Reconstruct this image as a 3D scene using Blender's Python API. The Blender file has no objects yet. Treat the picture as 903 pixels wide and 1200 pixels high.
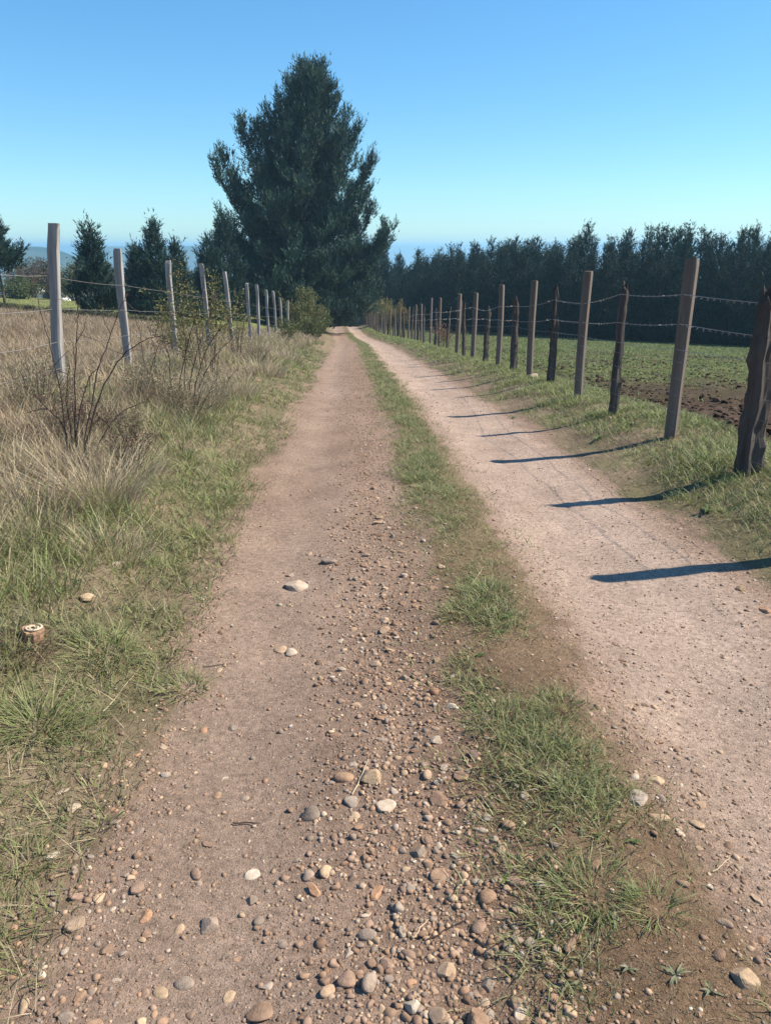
import bpy, math
import numpy as np
from mathutils import Vector

# ------------------------------------------------------------------ scene, camera, sky, sun
S = bpy.context.scene
COL = S.collection
RNG = np.random.default_rng(11)
R = math.radians

F_PX, CXP, CYP = 866.0, 451.5, 600.0          # focal length / principal point in photo pixels (903x1200)
PITCH, YAW = R(19.7), R(3.53)
CAM = np.array([-0.72, 0.0, 1.6])

cam_d = bpy.data.cameras.new('camera')
cam_d.sensor_fit = 'VERTICAL'; cam_d.sensor_height = 24.0
cam_d.lens = 24.0 * F_PX / 1200.0
cam_d.clip_start = 0.05; cam_d.clip_end = 30000
cam = bpy.data.objects.new('camera', cam_d); COL.objects.link(cam)
cam.location = CAM; cam.rotation_euler = (math.pi / 2 - PITCH, 0, -YAW)
S.camera = cam

SUN_AZ, SUN_EL = R(86), R(46.5)                 # azimuth clockwise from +Y (along the track)
sdir = Vector((math.sin(SUN_AZ) * math.cos(SUN_EL), math.cos(SUN_AZ) * math.cos(SUN_EL), math.sin(SUN_EL)))
w = bpy.data.worlds.new('World'); S.world = w; w.use_nodes = True
nt = w.node_tree; nt.nodes.clear()
sky = nt.nodes.new('ShaderNodeTexSky'); sky.sky_type = 'NISHITA'; sky.sun_disc = False
sky.sun_elevation = SUN_EL; sky.sun_rotation = SUN_AZ
sky.altitude = 200; sky.air_density = 1.0; sky.dust_density = 0.1; sky.ozone_density = 2.0
hs = nt.nodes.new('ShaderNodeHueSaturation'); hs.inputs['Saturation'].default_value = 1.3; hs.inputs['Hue'].default_value = 0.495
bg = nt.nodes.new('ShaderNodeBackground'); bg.inputs['Strength'].default_value = 0.114
out = nt.nodes.new('ShaderNodeOutputWorld')
gm = nt.nodes.new('ShaderNodeGamma'); gm.inputs['Gamma'].default_value = 0.80
nt.links.new(sky.outputs[0], gm.inputs['Color']); nt.links.new(gm.outputs[0], hs.inputs['Color']); 
wb = nt.nodes.new('ShaderNodeVectorMath'); wb.operation = 'MULTIPLY'; wb.inputs[1].default_value = (0.72, 1.04, 1.24)   # the phone's cool sky rendering, over the whole dome
nt.links.new(hs.outputs[0], wb.inputs[0]); nt.links.new(wb.outputs[0], bg.inputs['Color']); nt.links.new(bg.outputs[0], out.inputs['Surface'])

sun_d = bpy.data.lights.new('sun', 'SUN'); sun_d.energy = 5.0; sun_d.angle = R(0.53); sun_d.color = (1.0, 0.91, 0.76)
sun = bpy.data.objects.new('sun', sun_d); COL.objects.link(sun); sun.location = (20, 5, 40)
sun.rotation_euler = sdir.to_track_quat('Z', 'Y').to_euler()

S.view_settings.view_transform = 'Standard'; S.view_settings.look = 'None'
S.view_settings.exposure = 0.82; S.view_settings.gamma = 1.0
S.view_settings.use_curve_mapping = False
S.cycles.use_denoising = True
S.cycles.max_bounces = 6; S.cycles.diffuse_bounces = 3; S.cycles.volume_bounces = 2; S.cycles.transparent_max_bounces = 8
S.cycles.volume_step_rate = 10

# ------------------------------------------------------------------ numpy helpers
def sstep(a, b, x):
    t = np.clip((x - a) / (b - a), 0, 1); return t * t * (3 - 2 * t)

def _hash(ix, iy, seed):
    n = (ix.astype(np.int64) * 374761393 + iy.astype(np.int64) * 668265263 + seed * 1442695041) & 0xFFFFFFFF
    n = ((n ^ (n >> 13)) * 1274126177) & 0xFFFFFFFF
    n = (n ^ (n >> 16)) & 0xFFFFFFFF
    return n / 4294967295.0

def vnoise(x, y, seed=0):
    x = np.asarray(x, float); y = np.asarray(y, float)
    ix = np.floor(x); iy = np.floor(y); fx = x - ix; fy = y - iy
    fx = fx * fx * fx * (fx * (fx * 6 - 15) + 10); fy = fy * fy * fy * (fy * (fy * 6 - 15) + 10)
    a = _hash(ix, iy, seed); b = _hash(ix + 1, iy, seed); c = _hash(ix, iy + 1, seed); d = _hash(ix + 1, iy + 1, seed)
    return (a + (b - a) * fx) * (1 - fy) + (c + (d - c) * fx) * fy

def fbm(x, y, seed=0, octv=4):
    s = 0; a = 0.5; tot = 0
    for k in range(octv):
        s = s + a * vnoise(np.asarray(x) * 2**k + 17.3 * k, np.asarray(y) * 2**k - 9.1 * k, seed + k); tot += a; a *= 0.5
    return s / tot

def hermite(xk, yk):
    xk = np.array(xk, float); yk = np.array(yk, float)
    d = np.diff(yk) / np.diff(xk); m = np.zeros_like(yk); m[0] = d[0]; m[-1] = d[-1]
    m[1:-1] = (d[:-1] * np.diff(xk)[1:] + d[1:] * np.diff(xk)[:-1]) / (np.diff(xk)[:-1] + np.diff(xk)[1:])
    def f(x):
        x = np.clip(np.asarray(x, float), xk[0], xk[-1])
        i = np.clip(np.searchsorted(xk, x) - 1, 0, len(xk) - 2)
        h = xk[i + 1] - xk[i]; t = (x - xk[i]) / h
        return ((2*t**3 - 3*t**2 + 1) * yk[i] + (t**3 - 2*t**2 + t) * h * m[i] + (-2*t**3 + 3*t**2) * yk[i+1] + (t**3 - t**2) * h * m[i+1])
    return f

# road height along y, road centre wander, in metres
P = hermite([-400, -100, -20, 0, 5.1, 9.2, 16, 24, 42, 60, 80, 100, 115, 140, 200, 400, 1000, 3000, 9000],
            [6, 2.5, 0.6, 0, -.23, -.55, -1.12, -1.82, -3.5, -5.2, -6.75, -8.2, -9.9, -13.6, -25, -58, -105, -135, -140])
XC = hermite([-400, 0, 5, 9, 20, 42, 70, 100, 160, 9000], [0, 0, .02, .12, .22, .5, .2, 0, -1, -1])

def Hs(x, y):
    """smooth terrain"""
    x = np.asarray(x, float); y = np.asarray(y, float)
    u = x - XC(y)
    z = P(y)
    au = np.abs(u)
    z = z + 0.045 * np.exp(-(u / 0.35)**2) - 0.035 * np.exp(-((u + 1.05) / 0.3)**2) - 0.035 * np.exp(-((u - 0.85) / 0.4)**2)
    far = np.clip(1 - (y - 90) / 160, 0, 1)
    # fence verge and field
    z = z + np.where(u > 0, 0.20 * sstep(1.45, 2.7, u), 0)
    z = z + np.where(u > 3.4, -0.03 * (np.minimum(u, 90) - 3.4), 0)
    z = z - np.where(u > 3.1, 0.06 * sstep(3.1, 3.5, u), 0)
    # grassy bank and rising meadow
    b = 0.16 * sstep(1.5, 2.2, -u) + 0.40 * sstep(2.0, 4.4, -u)
    b = b + 0.09 * np.clip(-u - 4.2, 0, 60) * far
    z = z + np.where(u < 0, b, 0)
    # low earth step between dry meadow and green pasture on the left
    ys = 40.0 + 0.42 * (u + 16) * -1.0 * 0.35
    z = z + np.where(u < -6, 0.30 * sstep(-0.5, 0.35, y - ys) * sstep(-6, -9, u) * far, 0)
    big = (fbm(x * 0.05, y * 0.05, 5, 3) - 0.5) * 0.5 * sstep(6, 30, au)
    z = z + big
    return z

def Hd(x, y):
    """terrain with relief detail"""
    x = np.asarray(x, float); y = np.asarray(y, float)
    z = Hs(x, y); u = x - XC(y)
    near = np.clip(1 - y / 40, 0, 1)
    road = sstep(1.75, 1.5, np.abs(u))
    z = z + near * (fbm(x * 1.7, y * 1.7, 21, 3) - .5) * (0.045 + 0.035 * (1 - road))
    grav = np.exp(-((u + .52) / .28)**2) + 0.6 * np.exp(-((u + 1.45) / .12)**2)
    z = z + near * (fbm(x * 14, y * 14, 31, 3) - .5) * (0.012 + 0.012 * grav + 0.012 * (1 - road))
    soil = sstep(3.3, 3.8, u)
    z = z + soil * np.clip(1 - y / 45, 0, 1) * ((fbm(x * 3.2, y * 3.2, 41, 3) - .5) * 0.22)
    return z

fwd = np.array([math.sin(YAW) * math.cos(PITCH), math.cos(YAW) * math.cos(PITCH), -math.sin(PITCH)])
rgt = np.array([math.cos(YAW), -math.sin(YAW), 0.0]); upv = np.cross(rgt, fwd)

def ray(px, py):
    return fwd + rgt * (px - CXP) / F_PX + upv * (CYP - py) / F_PX

def ground_at(px, py):
    """where the line of sight through a photo pixel meets the ground"""
    d = ray(px, py); t = np.concatenate([np.arange(0.8, 30, .01), np.arange(30, 250, .05)])
    q = CAM + t[:, None] * d
    below = np.nonzero(q[:, 2] < Hs(q[:, 0], q[:, 1]))[0]
    k = below[0] if len(below) else len(t) - 1
    return q[k]

def at_depth(px, py, dep):
    return CAM + ray(px, py) * dep

def depth_of(p):
    return float(np.dot(np.asarray(p) - CAM, fwd))

def project(p):
    v = np.asarray(p, float) - CAM
    dd = v @ fwd
    return CXP + F_PX * (v @ rgt) / dd, CYP - F_PX * (v @ upv) / dd, dd

# ------------------------------------------------------------------ mesh and object helpers
def make_mesh(name, V, Fc, mat=None, colors=None, smooth=False):
    V = np.ascontiguousarray(V, np.float32).reshape(-1, 3); Fc = np.ascontiguousarray(Fc, np.int32)
    me = bpy.data.meshes.new(name); n = Fc.shape[1]
    me.vertices.add(len(V)); me.vertices.foreach_set('co', V.ravel())
    me.loops.add(Fc.size); me.loops.foreach_set('vertex_index', Fc.ravel())
    me.polygons.add(len(Fc)); me.polygons.foreach_set('loop_start', np.arange(0, Fc.size, n, dtype=np.int32))
    me.polygons.foreach_set('loop_total', np.full(len(Fc), n, np.int32))
    me.polygons.foreach_set('use_smooth', np.full(len(Fc), smooth))
    if colors is not None:
        a = me.attributes.new('Col', 'FLOAT_COLOR', 'POINT')
        c = np.ones((len(V), 4), np.float32); c[:, :3] = colors; a.data.foreach_set('color', c.ravel())
    me.update(calc_edges=True)
    if mat: me.materials.append(mat)
    return me

def link(name, me, parent=None, **props):
    o = bpy.data.objects.new(name, me); COL.objects.link(o)
    if parent: o.parent = parent
    for k, v in props.items(): o[k] = v
    return o

def empty(name, loc, **props):
    o = bpy.data.objects.new(name, None); COL.objects.link(o); o.location = loc; o.empty_display_size = 0.2
    for k, v in props.items(): o[k] = v
    return o

def tube(pts, rad, sides=6, cap=True):
    pts = np.asarray(pts, float); n = len(pts); rad = np.broadcast_to(np.asarray(rad, float), (n,))
    T = np.gradient(pts, axis=0); T /= np.linalg.norm(T, axis=1)[:, None] + 1e-9
    ref = np.array([0, 0, 1.0]) if abs(T[:, 2].mean()) < .8 else np.array([1.0, 0, 0])
    A = np.cross(T, ref); A /= np.linalg.norm(A, axis=1)[:, None] + 1e-9; B = np.cross(T, A)
    th = np.arange(sides) / sides * 2 * np.pi
    V = pts[:, None] + rad[:, None, None] * (np.cos(th)[None, :, None] * A[:, None] + np.sin(th)[None, :, None] * B[:, None])
    V = V.reshape(-1, 3); Fc = []
    i = np.arange(n - 1)[:, None] * sides; j = np.arange(sides)[None]; j2 = (j + 1) % sides
    q = np.stack([i + j, i + j2, i + sides + j2, i + sides + j], -1).reshape(-1, 4)
    tri = np.concatenate([q[:, [0, 1, 2]], q[:, [0, 2, 3]]])
    if cap:
        c = np.array([[0, k + 1, k] for k in range(1, sides - 1)]); tri = np.concatenate([tri, c, c[:, ::-1] + (n - 1) * sides])
    return V, tri

def join(parts):
    Vs, Fs, o = [], [], 0
    for V, Fc in parts:
        Vs.append(V); Fs.append(Fc + o); o += len(V)
    return np.concatenate(Vs), np.concatenate(Fs)

def bez(a, b, c, n=8):
    t = np.linspace(0, 1, n)[:, None]
    return (1 - t)**2 * np.asarray(a) + 2 * t * (1 - t) * np.asarray(b) + t**2 * np.asarray(c)

# ------------------------------------------------------------------ materials
def new_mat(name):
    m = bpy.data.materials.new(name); m.use_nodes = True; t = m.node_tree; t.nodes.clear()
    return m, t, t.nodes.new

def mat_attr(name, rough=.9, transl=0.0, noise_scale=None, noise_amt=0.3, bump=0.0, bump_scale=80.0, spec=0.2, use_object=False, base=None, stretch=None):
    m, t, N = new_mat(name); L = t.links.new
    o = N('ShaderNodeOutputMaterial'); p = N('ShaderNodeBsdfPrincipled')
    p.inputs['Roughness'].default_value = rough; p.inputs['Specular IOR Level'].default_value = spec
    if base is not None:
        a = N('ShaderNodeRGB'); a.outputs[0].default_value = (*base, 1); col = a.outputs[0]
    elif use_object:
        a = N('ShaderNodeObjectInfo'); col = a.outputs['Color']
    else:
        a = N('ShaderNodeAttribute'); a.attribute_name = 'Col'; col = a.outputs['Color']
    if noise_scale:
        tc = N('ShaderNodeTexCoord'); vec = tc.outputs['Object']
        if stretch:
            mp = N('ShaderNodeMapping'); mp.inputs['Scale'].default_value = stretch; L(vec, mp.inputs['Vector']); vec = mp.outputs[0]
        nz = N('ShaderNodeTexNoise'); nz.inputs['Scale'].default_value = noise_scale; nz.inputs['Detail'].default_value = 6; nz.inputs['Roughness'].default_value = .65
        L(vec, nz.inputs['Vector'])
        mr = N('ShaderNodeMapRange'); mr.inputs['From Min'].default_value = .25; mr.inputs['From Max'].default_value = .75
        mr.inputs['To Min'].default_value = 1 - noise_amt; mr.inputs['To Max'].default_value = 1 + noise_amt
        L(nz.outputs['Fac'], mr.inputs['Value'])
        mx = N('ShaderNodeVectorMath'); mx.operation = 'MULTIPLY'
        L(col, mx.inputs[0]); L(mr.outputs[0], mx.inputs[1]); col = mx.outputs[0]
        if bump:
            n2 = N('ShaderNodeTexNoise'); n2.inputs['Scale'].default_value = bump_scale; n2.inputs['Detail'].default_value = 5
            L(vec, n2.inputs['Vector'])
            bp = N('ShaderNodeBump'); bp.inputs['Strength'].default_value = bump; bp.inputs['Distance'].default_value = .01
            L(n2.outputs['Fac'], bp.inputs['Height']); L(bp.outputs[0], p.inputs['Normal'])
    L(col, p.inputs['Base Color'])
    if transl:
        tr = N('ShaderNodeBsdfTranslucent'); L(col, tr.inputs['Color'])
        ms = N('ShaderNodeMixShader'); ms.inputs[0].default_value = transl
        L(p.outputs[0], ms.inputs[1]); L(tr.outputs[0], ms.inputs[2]); L(ms.outputs[0], o.inputs['Surface'])
    else:
        L(p.outputs[0], o.inputs['Surface'])
    return m

M_grass = mat_attr('grass_blade', .6, .22, spec=.35)
M_leaf = mat_attr('leaf', .55, .30, spec=.35)
M_needle = mat_attr('pine_needles', .65, .15, spec=.3)
M_bark = mat_attr('bark', .95, base=(.09, .07, .055), noise_scale=6, noise_amt=.45, bump=.6, bump_scale=14)
M_cane = mat_attr('bramble_cane', .8, base=(.07, .045, .04), noise_scale=9, noise_amt=.5)
M_stone = mat_attr('stone', .85, use_object=True, noise_scale=2.2, noise_amt=.38, bump=.35, bump_scale=9, spec=.06)
M_pebble = mat_attr('pebble', .95, noise_scale=60, noise_amt=.35, spec=.05)
M_sawn = mat_attr('sawn_wood', .9, base=(.155, .122, .10), noise_scale=9, noise_amt=.45, bump=.4, bump_scale=22, stretch=(1, 1, .08))
M_split = mat_attr('weathered_split_wood', .95, base=(.078, .064, .056), noise_scale=10, noise_amt=.65, bump=.9, bump_scale=26, stretch=(1, 1, .09))
M_grey = mat_attr('silvered_wood', .9, base=(.31, .285, .265), noise_scale=10, noise_amt=.5, bump=.6, bump_scale=26, stretch=(1, 1, .09))
def mat_wire():
    m, t, N = new_mat('galvanised_wire'); o = N('ShaderNodeOutputMaterial'); p = N('ShaderNodeBsdfPrincipled')
    nz = N('ShaderNodeTexNoise'); nz.inputs['Scale'].default_value = 3
    cr = N('ShaderNodeValToRGB'); cr.color_ramp.elements[0].color = (.22, .15, .11, 1); cr.color_ramp.elements[1].color = (.46, .44, .42, 1)
    cr.color_ramp.elements[0].position = .38; cr.color_ramp.elements[1].position = .6
    t.links.new(nz.outputs['Fac'], cr.inputs[0]); t.links.new(cr.outputs[0], p.inputs['Base Color'])
    p.inputs['Metallic'].default_value = .55; p.inputs['Roughness'].default_value = .5
    t.links.new(p.outputs[0], o.inputs['Surface']); return m
M_wire = mat_wire()

def mat_ground():
    m, t, N = new_mat('soil'); L = t.links.new
    o = N('ShaderNodeOutputMaterial'); p = N('ShaderNodeBsdfPrincipled'); p.inputs['Roughness'].default_value = .97; p.inputs['Specular IOR Level'].default_value = .1
    a = N('ShaderNodeAttribute'); a.attribute_name = 'Col'; tc = N('ShaderNodeTexCoord')
    def nz(s, d=6, r=.65):
        n = N('ShaderNodeTexNoise'); n.inputs['Scale'].default_value = s; n.inputs['Detail'].default_value = d; n.inputs['Roughness'].default_value = r
        L(tc.outputs['Object'], n.inputs['Vector']); return n
    def rng(n, lo, hi, a0=.3, a1=.7):
        q = N('ShaderNodeMapRange'); q.inputs['From Min'].default_value = a0; q.inputs['From Max'].default_value = a1
        q.inputs['To Min'].default_value = lo; q.inputs['To Max'].default_value = hi; L(n, q.inputs['Value']); return q.outputs[0]
    def mul(x, y):
        q = N('ShaderNodeVectorMath'); q.operation = 'MULTIPLY'; L(x, q.inputs[0]); L(y, q.inputs[1]); return q.outputs[0]
    n1 = nz(2.3); n2 = nz(38, 8, .7); n3 = nz(210, 4, .7)
    col = mul(mul(mul(a.outputs['Color'], rng(n1.outputs['Fac'], .8, 1.18)), rng(n2.outputs['Fac'], .62, 1.42)), rng(n3.outputs['Fac'], .60, 1.45))
    # grit chips of two sizes
    mk = None
    for sc_, thr in ((135, .45), (62, .72)):
        vo = N('ShaderNodeTexVoronoi'); vo.inputs['Scale'].default_value = sc_; L(tc.outputs['Object'], vo.inputs['Vector'])
        lt = N('ShaderNodeMapRange'); lt.inputs['From Min'].default_value = .34; lt.inputs['From Max'].default_value = .22; L(vo.outputs['Distance'], lt.inputs['Value'])
        sep = N('ShaderNodeSeparateColor'); L(vo.outputs['Color'], sep.inputs[0])
        th = N('ShaderNodeMath'); th.operation = 'GREATER_THAN'; th.inputs[1].default_value = thr; L(sep.outputs[0], th.inputs[0])
        k_ = N('ShaderNodeMath'); k_.operation = 'MULTIPLY'; L(lt.outputs[0], k_.inputs[0]); L(th.outputs[0], k_.inputs[1])
        hu = N('ShaderNodeMapRange'); hu.inputs['To Min'].default_value = .45; hu.inputs['To Max'].default_value = 1.85; L(sep.outputs[1], hu.inputs['Value'])
        chip = mul(a.outputs['Color'], hu.outputs[0])
        mx = N('ShaderNodeMix'); mx.data_type = 'RGBA'; L(k_.outputs[0], mx.inputs['Factor']); L(col, mx.inputs['A']); L(chip, mx.inputs['B']); col = mx.outputs['Result']
        if mk is None: mk = k_
        else:
            ad = N('ShaderNodeMath'); ad.operation = 'MAXIMUM'; L(mk.outputs[0], ad.inputs[0]); L(k_.outputs[0], ad.inputs[1]); mk = ad
    L(mx.outputs['Result'], p.inputs['Base Color'])
    hgt = N('ShaderNodeMath'); hgt.operation = 'MULTIPLY_ADD'; hgt.inputs[1].default_value = .5; L(mk.outputs[0], hgt.inputs[0])
    s2 = N('ShaderNodeMath'); s2.operation = 'ADD'; L(n2.outputs['Fac'], s2.inputs[0]); L(n3.outputs['Fac'], s2.inputs[1]); L(s2.outputs[0], hgt.inputs[2])
    bp = N('ShaderNodeBump'); bp.inputs['Strength'].default_value = .8; bp.inputs['Distance'].default_value = .008
    L(hgt.outputs[0], bp.inputs['Height']); L(bp.outputs[0], p.inputs['Normal'])
    L(p.outputs[0], o.inputs['Surface']); return m
M_ground = mat_ground()

def mat_hill():
    m, t, N = new_mat('far_wooded_hill'); L = t.links.new
    o = N('ShaderNodeOutputMaterial'); p = N('ShaderNodeBsdfPrincipled'); p.inputs['Roughness'].default_value = 1; p.inputs['Specular IOR Level'].default_value = 0
    tc = N('ShaderNodeTexCoord'); n = N('ShaderNodeTexNoise'); n.inputs['Scale'].default_value = .012; n.inputs['Detail'].default_value = 8
    cr = N('ShaderNodeValToRGB'); cr.color_ramp.elements[0].color = (.018, .032, .02, 1); cr.color_ramp.elements[1].color = (.07, .09, .045, 1)
    cr.color_ramp.elements[0].position = .4; cr.color_ramp.elements[1].position = .68
    L(tc.outputs['Object'], n.inputs['Vector']); L(n.outputs['Fac'], cr.inputs[0]); L(cr.outputs[0], p.inputs['Base Color']); L(p.outputs[0], o.inputs['Surface'])
    return m
M_hill = mat_hill()

# ------------------------------------------------------------------ terrain sheet (track, meadow, crop field)
def axis(segs):
    xs = [segs[0][0]]
    for a, b, s0, s1 in segs:
        x = a
        while x < b - 1e-6:
            f = (x - a) / (b - a); st = s0 + (s1 - s0) * f
            x = x + st; xs.append(min(x, b))
        xs[-1] = b
    return np.array(xs)
XL = -1.80; XR = 1.80
ys = np.unique(axis([(-400, -2, 60, .5), (-2, .5, .25, .04), (.5, 5, .035, .04), (5, 14, .045, .10), (14, 30, .11, .25), (30, 110, .3, 1.8), (110, 400, 2, 25), (400, 9000, 30, 500)]))
xs_r = axis([(XR, 4.0, .045, .08), (4.0, 14, .10, .3), (14, 60, .35, 3.5), (60, 9000, 4, 800)])
xs_l = -axis([(-XL, 4.2, .045, .09), (4.2, 14, .12, .4), (14, 70, .4, 3.0), (70, 9000, 4, 800)])[::-1]
xs_m = np.linspace(XL, XR, 104)

def lerp(a, b, f): return a + (b - a) * f[..., None]
C = lambda *c: np.array(c, float)
def ground_color(x, y):
    u = x - XC(y)
    dirt = lerp(C(.19, .126, .09), C(.275, .194, .145), .5 * fbm(x * .8, y * .5, 61, 4) + .5 * fbm(x * 8, y * .7, 60, 4)) * (1 + np.zeros(x.shape))[..., None]
    pale = sstep(.15, .55, u) * sstep(1.6, 1.2, u)
    dirt = lerp(dirt, C(.36, .268, .212) + 0 * dirt, pale * (.35 + .4 * fbm(x * 1.5, y * .6, 62) + .45 * fbm(x * 9, y * .8, 64, 4)))
    lt = np.exp(-((u + 1.05) / .33)**2)
    dirt = lerp(dirt, C(.275, .203, .158) + 0 * dirt, lt * .9 * fbm(x * 1.5, y * .5, 63))
    red = np.exp(-((u + .15) / .35)**2) * sstep(6, 1.5, y)
    dirt = lerp(dirt, C(.150, .092, .060) + 0 * dirt, red * .6)
    litter = lerp(C(.12, .085, .058), C(.24, .18, .12), fbm(x * 3, y * 3, 65, 4))
    green = C(.075, .088, .032)
    litter = lerp(litter, green + 0 * litter, .45 * sstep(.4, .65, fbm(x * 1.1, y * 1.1, 66)))
    en = (fbm(x * 2.2, y * 1.3, 67, 4) - .5) * .55 + (fbm(x * 11, y * 9, 69, 3) - .5) * .22
    off = sstep(1.46, 1.60, np.abs(u) + en)
    mid = sstep(.28, .19, np.abs(u - .02) + en * .7)
    col = lerp(dirt, litter, off)
    moss = lerp(C(.125, .078, .046), C(.18, .125, .078), fbm(x * 5, y * 5, 68, 4))
    moss = lerp(moss, C(.11, .11, .05) + 0 * moss, .5 * sstep(2.5, 6, y))
    col = lerp(col, moss, mid * .85)
    # right crop field
    soil = lerp(C(.042, .026, .019), C(.082, .054, .039), fbm(x * 2.5, y * 2.5, 71, 4))
    crop = lerp(C(.085, .105, .036), C(.115, .13, .05), fbm(x * .7, y * .7, 72, 4))
    cover = sstep(8.5, 19, y + 14 * (fbm(x * .13, y * .25, 73, 4) - .5) - .1 * (x - 4))
    cover = cover * (.55 + .45 * sstep(.3, .6, fbm(x * .9, y * .35, 74, 4)))
    field = lerp(soil, crop, cover * .85)
    col = lerp(col, field, sstep(3.15, 3.45, u + en * .5))
    # left dry meadow then green pasture
    dry = lerp(C(.20, .155, .105), C(.30, .24, .165), fbm(x * .6, y * .6, 75, 4))
    past = lerp(C(.14, .155, .05), C(.175, .18, .07), fbm(x * .25, y * .25, 76, 4))
    yb = 40.0 - 0.147 * (u + 16)
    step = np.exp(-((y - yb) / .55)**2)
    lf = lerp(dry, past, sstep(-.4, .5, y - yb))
    lf = lerp(lf, C(.05, .042, .028) + 0 * lf, step * .9)  # dark band along the step: shade of its face put into the ground colour
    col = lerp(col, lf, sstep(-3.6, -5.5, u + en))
    valley = lerp(C(.03, .045, .022), C(.10, .11, .05), sstep(.4, .65, fbm(x * .006, y * .006, 78, 5)))
    col = lerp(col, valley, sstep(115, 170, y + np.abs(x) * .4))
    return col

def sheet(name, xs, **props):
    X, Y = np.meshgrid(xs, ys); Z = Hd(X, Y)
    V = np.stack([X, Y, Z], -1).reshape(-1, 3)
    nx = len(xs); i = np.arange(len(ys) - 1)[:, None] * nx + np.arange(nx - 1)[None]
    Fq = np.stack([i, i + 1, i + 1 + nx, i + nx], -1).reshape(-1, 4)
    me = make_mesh(name, V, Fq, M_ground, ground_color(X, Y).reshape(-1, 3), smooth=True)
    return link(name, me, kind='structure', **props)
sheet('dirt_track', xs_m, label='two-rut dirt and gravel track running downhill')
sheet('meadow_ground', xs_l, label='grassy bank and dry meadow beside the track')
sheet('crop_field_ground', xs_r, label='verge and ploughed green field beyond the post fence')

# far hills
def hill(name, az0, az1, dist, top, base, seed, depth, label, amp=.25, prof=None):
    n, k = 160, 12
    az = np.linspace(R(az0), R(az1), n)
    V = []
    for j in range(k):
        s = j / (k - 1); rr = dist + depth * (s - .5); h = math.sin(s * math.pi)**.8
        crest = top * (1 - amp + amp * 2 * fbm(az * 22, az * 0 + seed, seed, 4))
        if prof is not None: crest = base + (crest - base) * prof(np.linspace(0, 1, n))
        z = base + (crest - base) * h
        V.append(np.stack([rr * np.sin(az), rr * np.cos(az), z], -1))
    V = np.array(V).reshape(-1, 3)
    i = np.arange(k - 1)[:, None] * n + np.arange(n - 1)[None]
    Fq = np.stack([i, i + 1, i + 1 + n, i + n], -1).reshape(-1, 4)
    link(name, make_mesh(name, V, Fq, M_hill, smooth=True), kind='structure', label=label)
hill('far_ridge', -60, 60, 6500, 16, -150, 3, 1800, 'long flat hazy ridge along the horizon', .35)
hill('wooded_hill', -27, -14.5, 1500, 4, -125, 9, 600, 'rounded wooded hill in the valley', .1, lambda s: np.sin(np.pi * s)**.6)
hill('wooded_hill', -16.5, -4, 2400, 6, -135, 14, 700, 'long dark wooded hill behind the small pines', .3)

# ------------------------------------------------------------------ fences
def at_y(px, py, Y):
    d = ray(px, py); return CAM + d * (Y - CAM[1]) / d[1]

def height_to(p, py):
    """height above p that reaches photo row py"""
    hs_ = np.linspace(.2, 40, 4000)
    q = np.asarray(p)[None] + hs_[:, None] * np.array([0, 0, 1.0])
    v = q - CAM; yy = CYP - F_PX * (v @ upv) / (v @ fwd)
    return float(hs_[np.argmin(np.abs(yy - py))])

def box_post(h, wx, wy, seed):
    r = np.random.default_rng(seed); b = .008
    prof = [(-1, -1), (1, -1), (1, 1), (-1, 1)]
    ring = []
    for sx, sy in prof:                       # chamfered corners
        ax, ay = sx * wx / 2, sy * wy / 2
        pr = [(ax - sx * b, ay), (ax, ay - sy * b)]
        ring += pr if sx * sy > 0 else pr[::-1]
    ring = np.array(ring); ang = np.argsort(np.arctan2(ring[:, 1], ring[:, 0])); ring = ring[ang]
    zz = np.array([-.25, 0, .3, .6, .85, .97, 1.0]) * h; zz[0] = -.25
    V = []; bow = r.normal(0, .012, 2)
    for k, z in enumerate(zz):
        t = z / h; sc = .93 if k == len(zz) - 1 else 1.0
        off = bow * math.sin(max(t, 0) * math.pi)
        tilt = np.zeros(len(ring)) if k < len(zz) - 2 else ring @ r.normal(0, .06, 2)
        V.append(np.column_stack([ring * sc * (1 + r.normal(0, .015)) + off, z + tilt]))
    n = len(ring); V = np.array(V).reshape(-1, 3)
    i = np.arange(len(zz) - 1)[:, None] * n; j = np.arange(n)[None]; j2 = (j + 1) % n
    q = np.stack([i + j, i + j2, i + n + j2, i + n + j], -1).reshape(-1, 4)
    tri = np.concatenate([q[:, [0, 1, 2]], q[:, [0, 2, 3]], np.array([[0, k, k + 1] for k in range(1, n - 1)]) + (len(zz) - 1) * n])
    return V, tri

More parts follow.
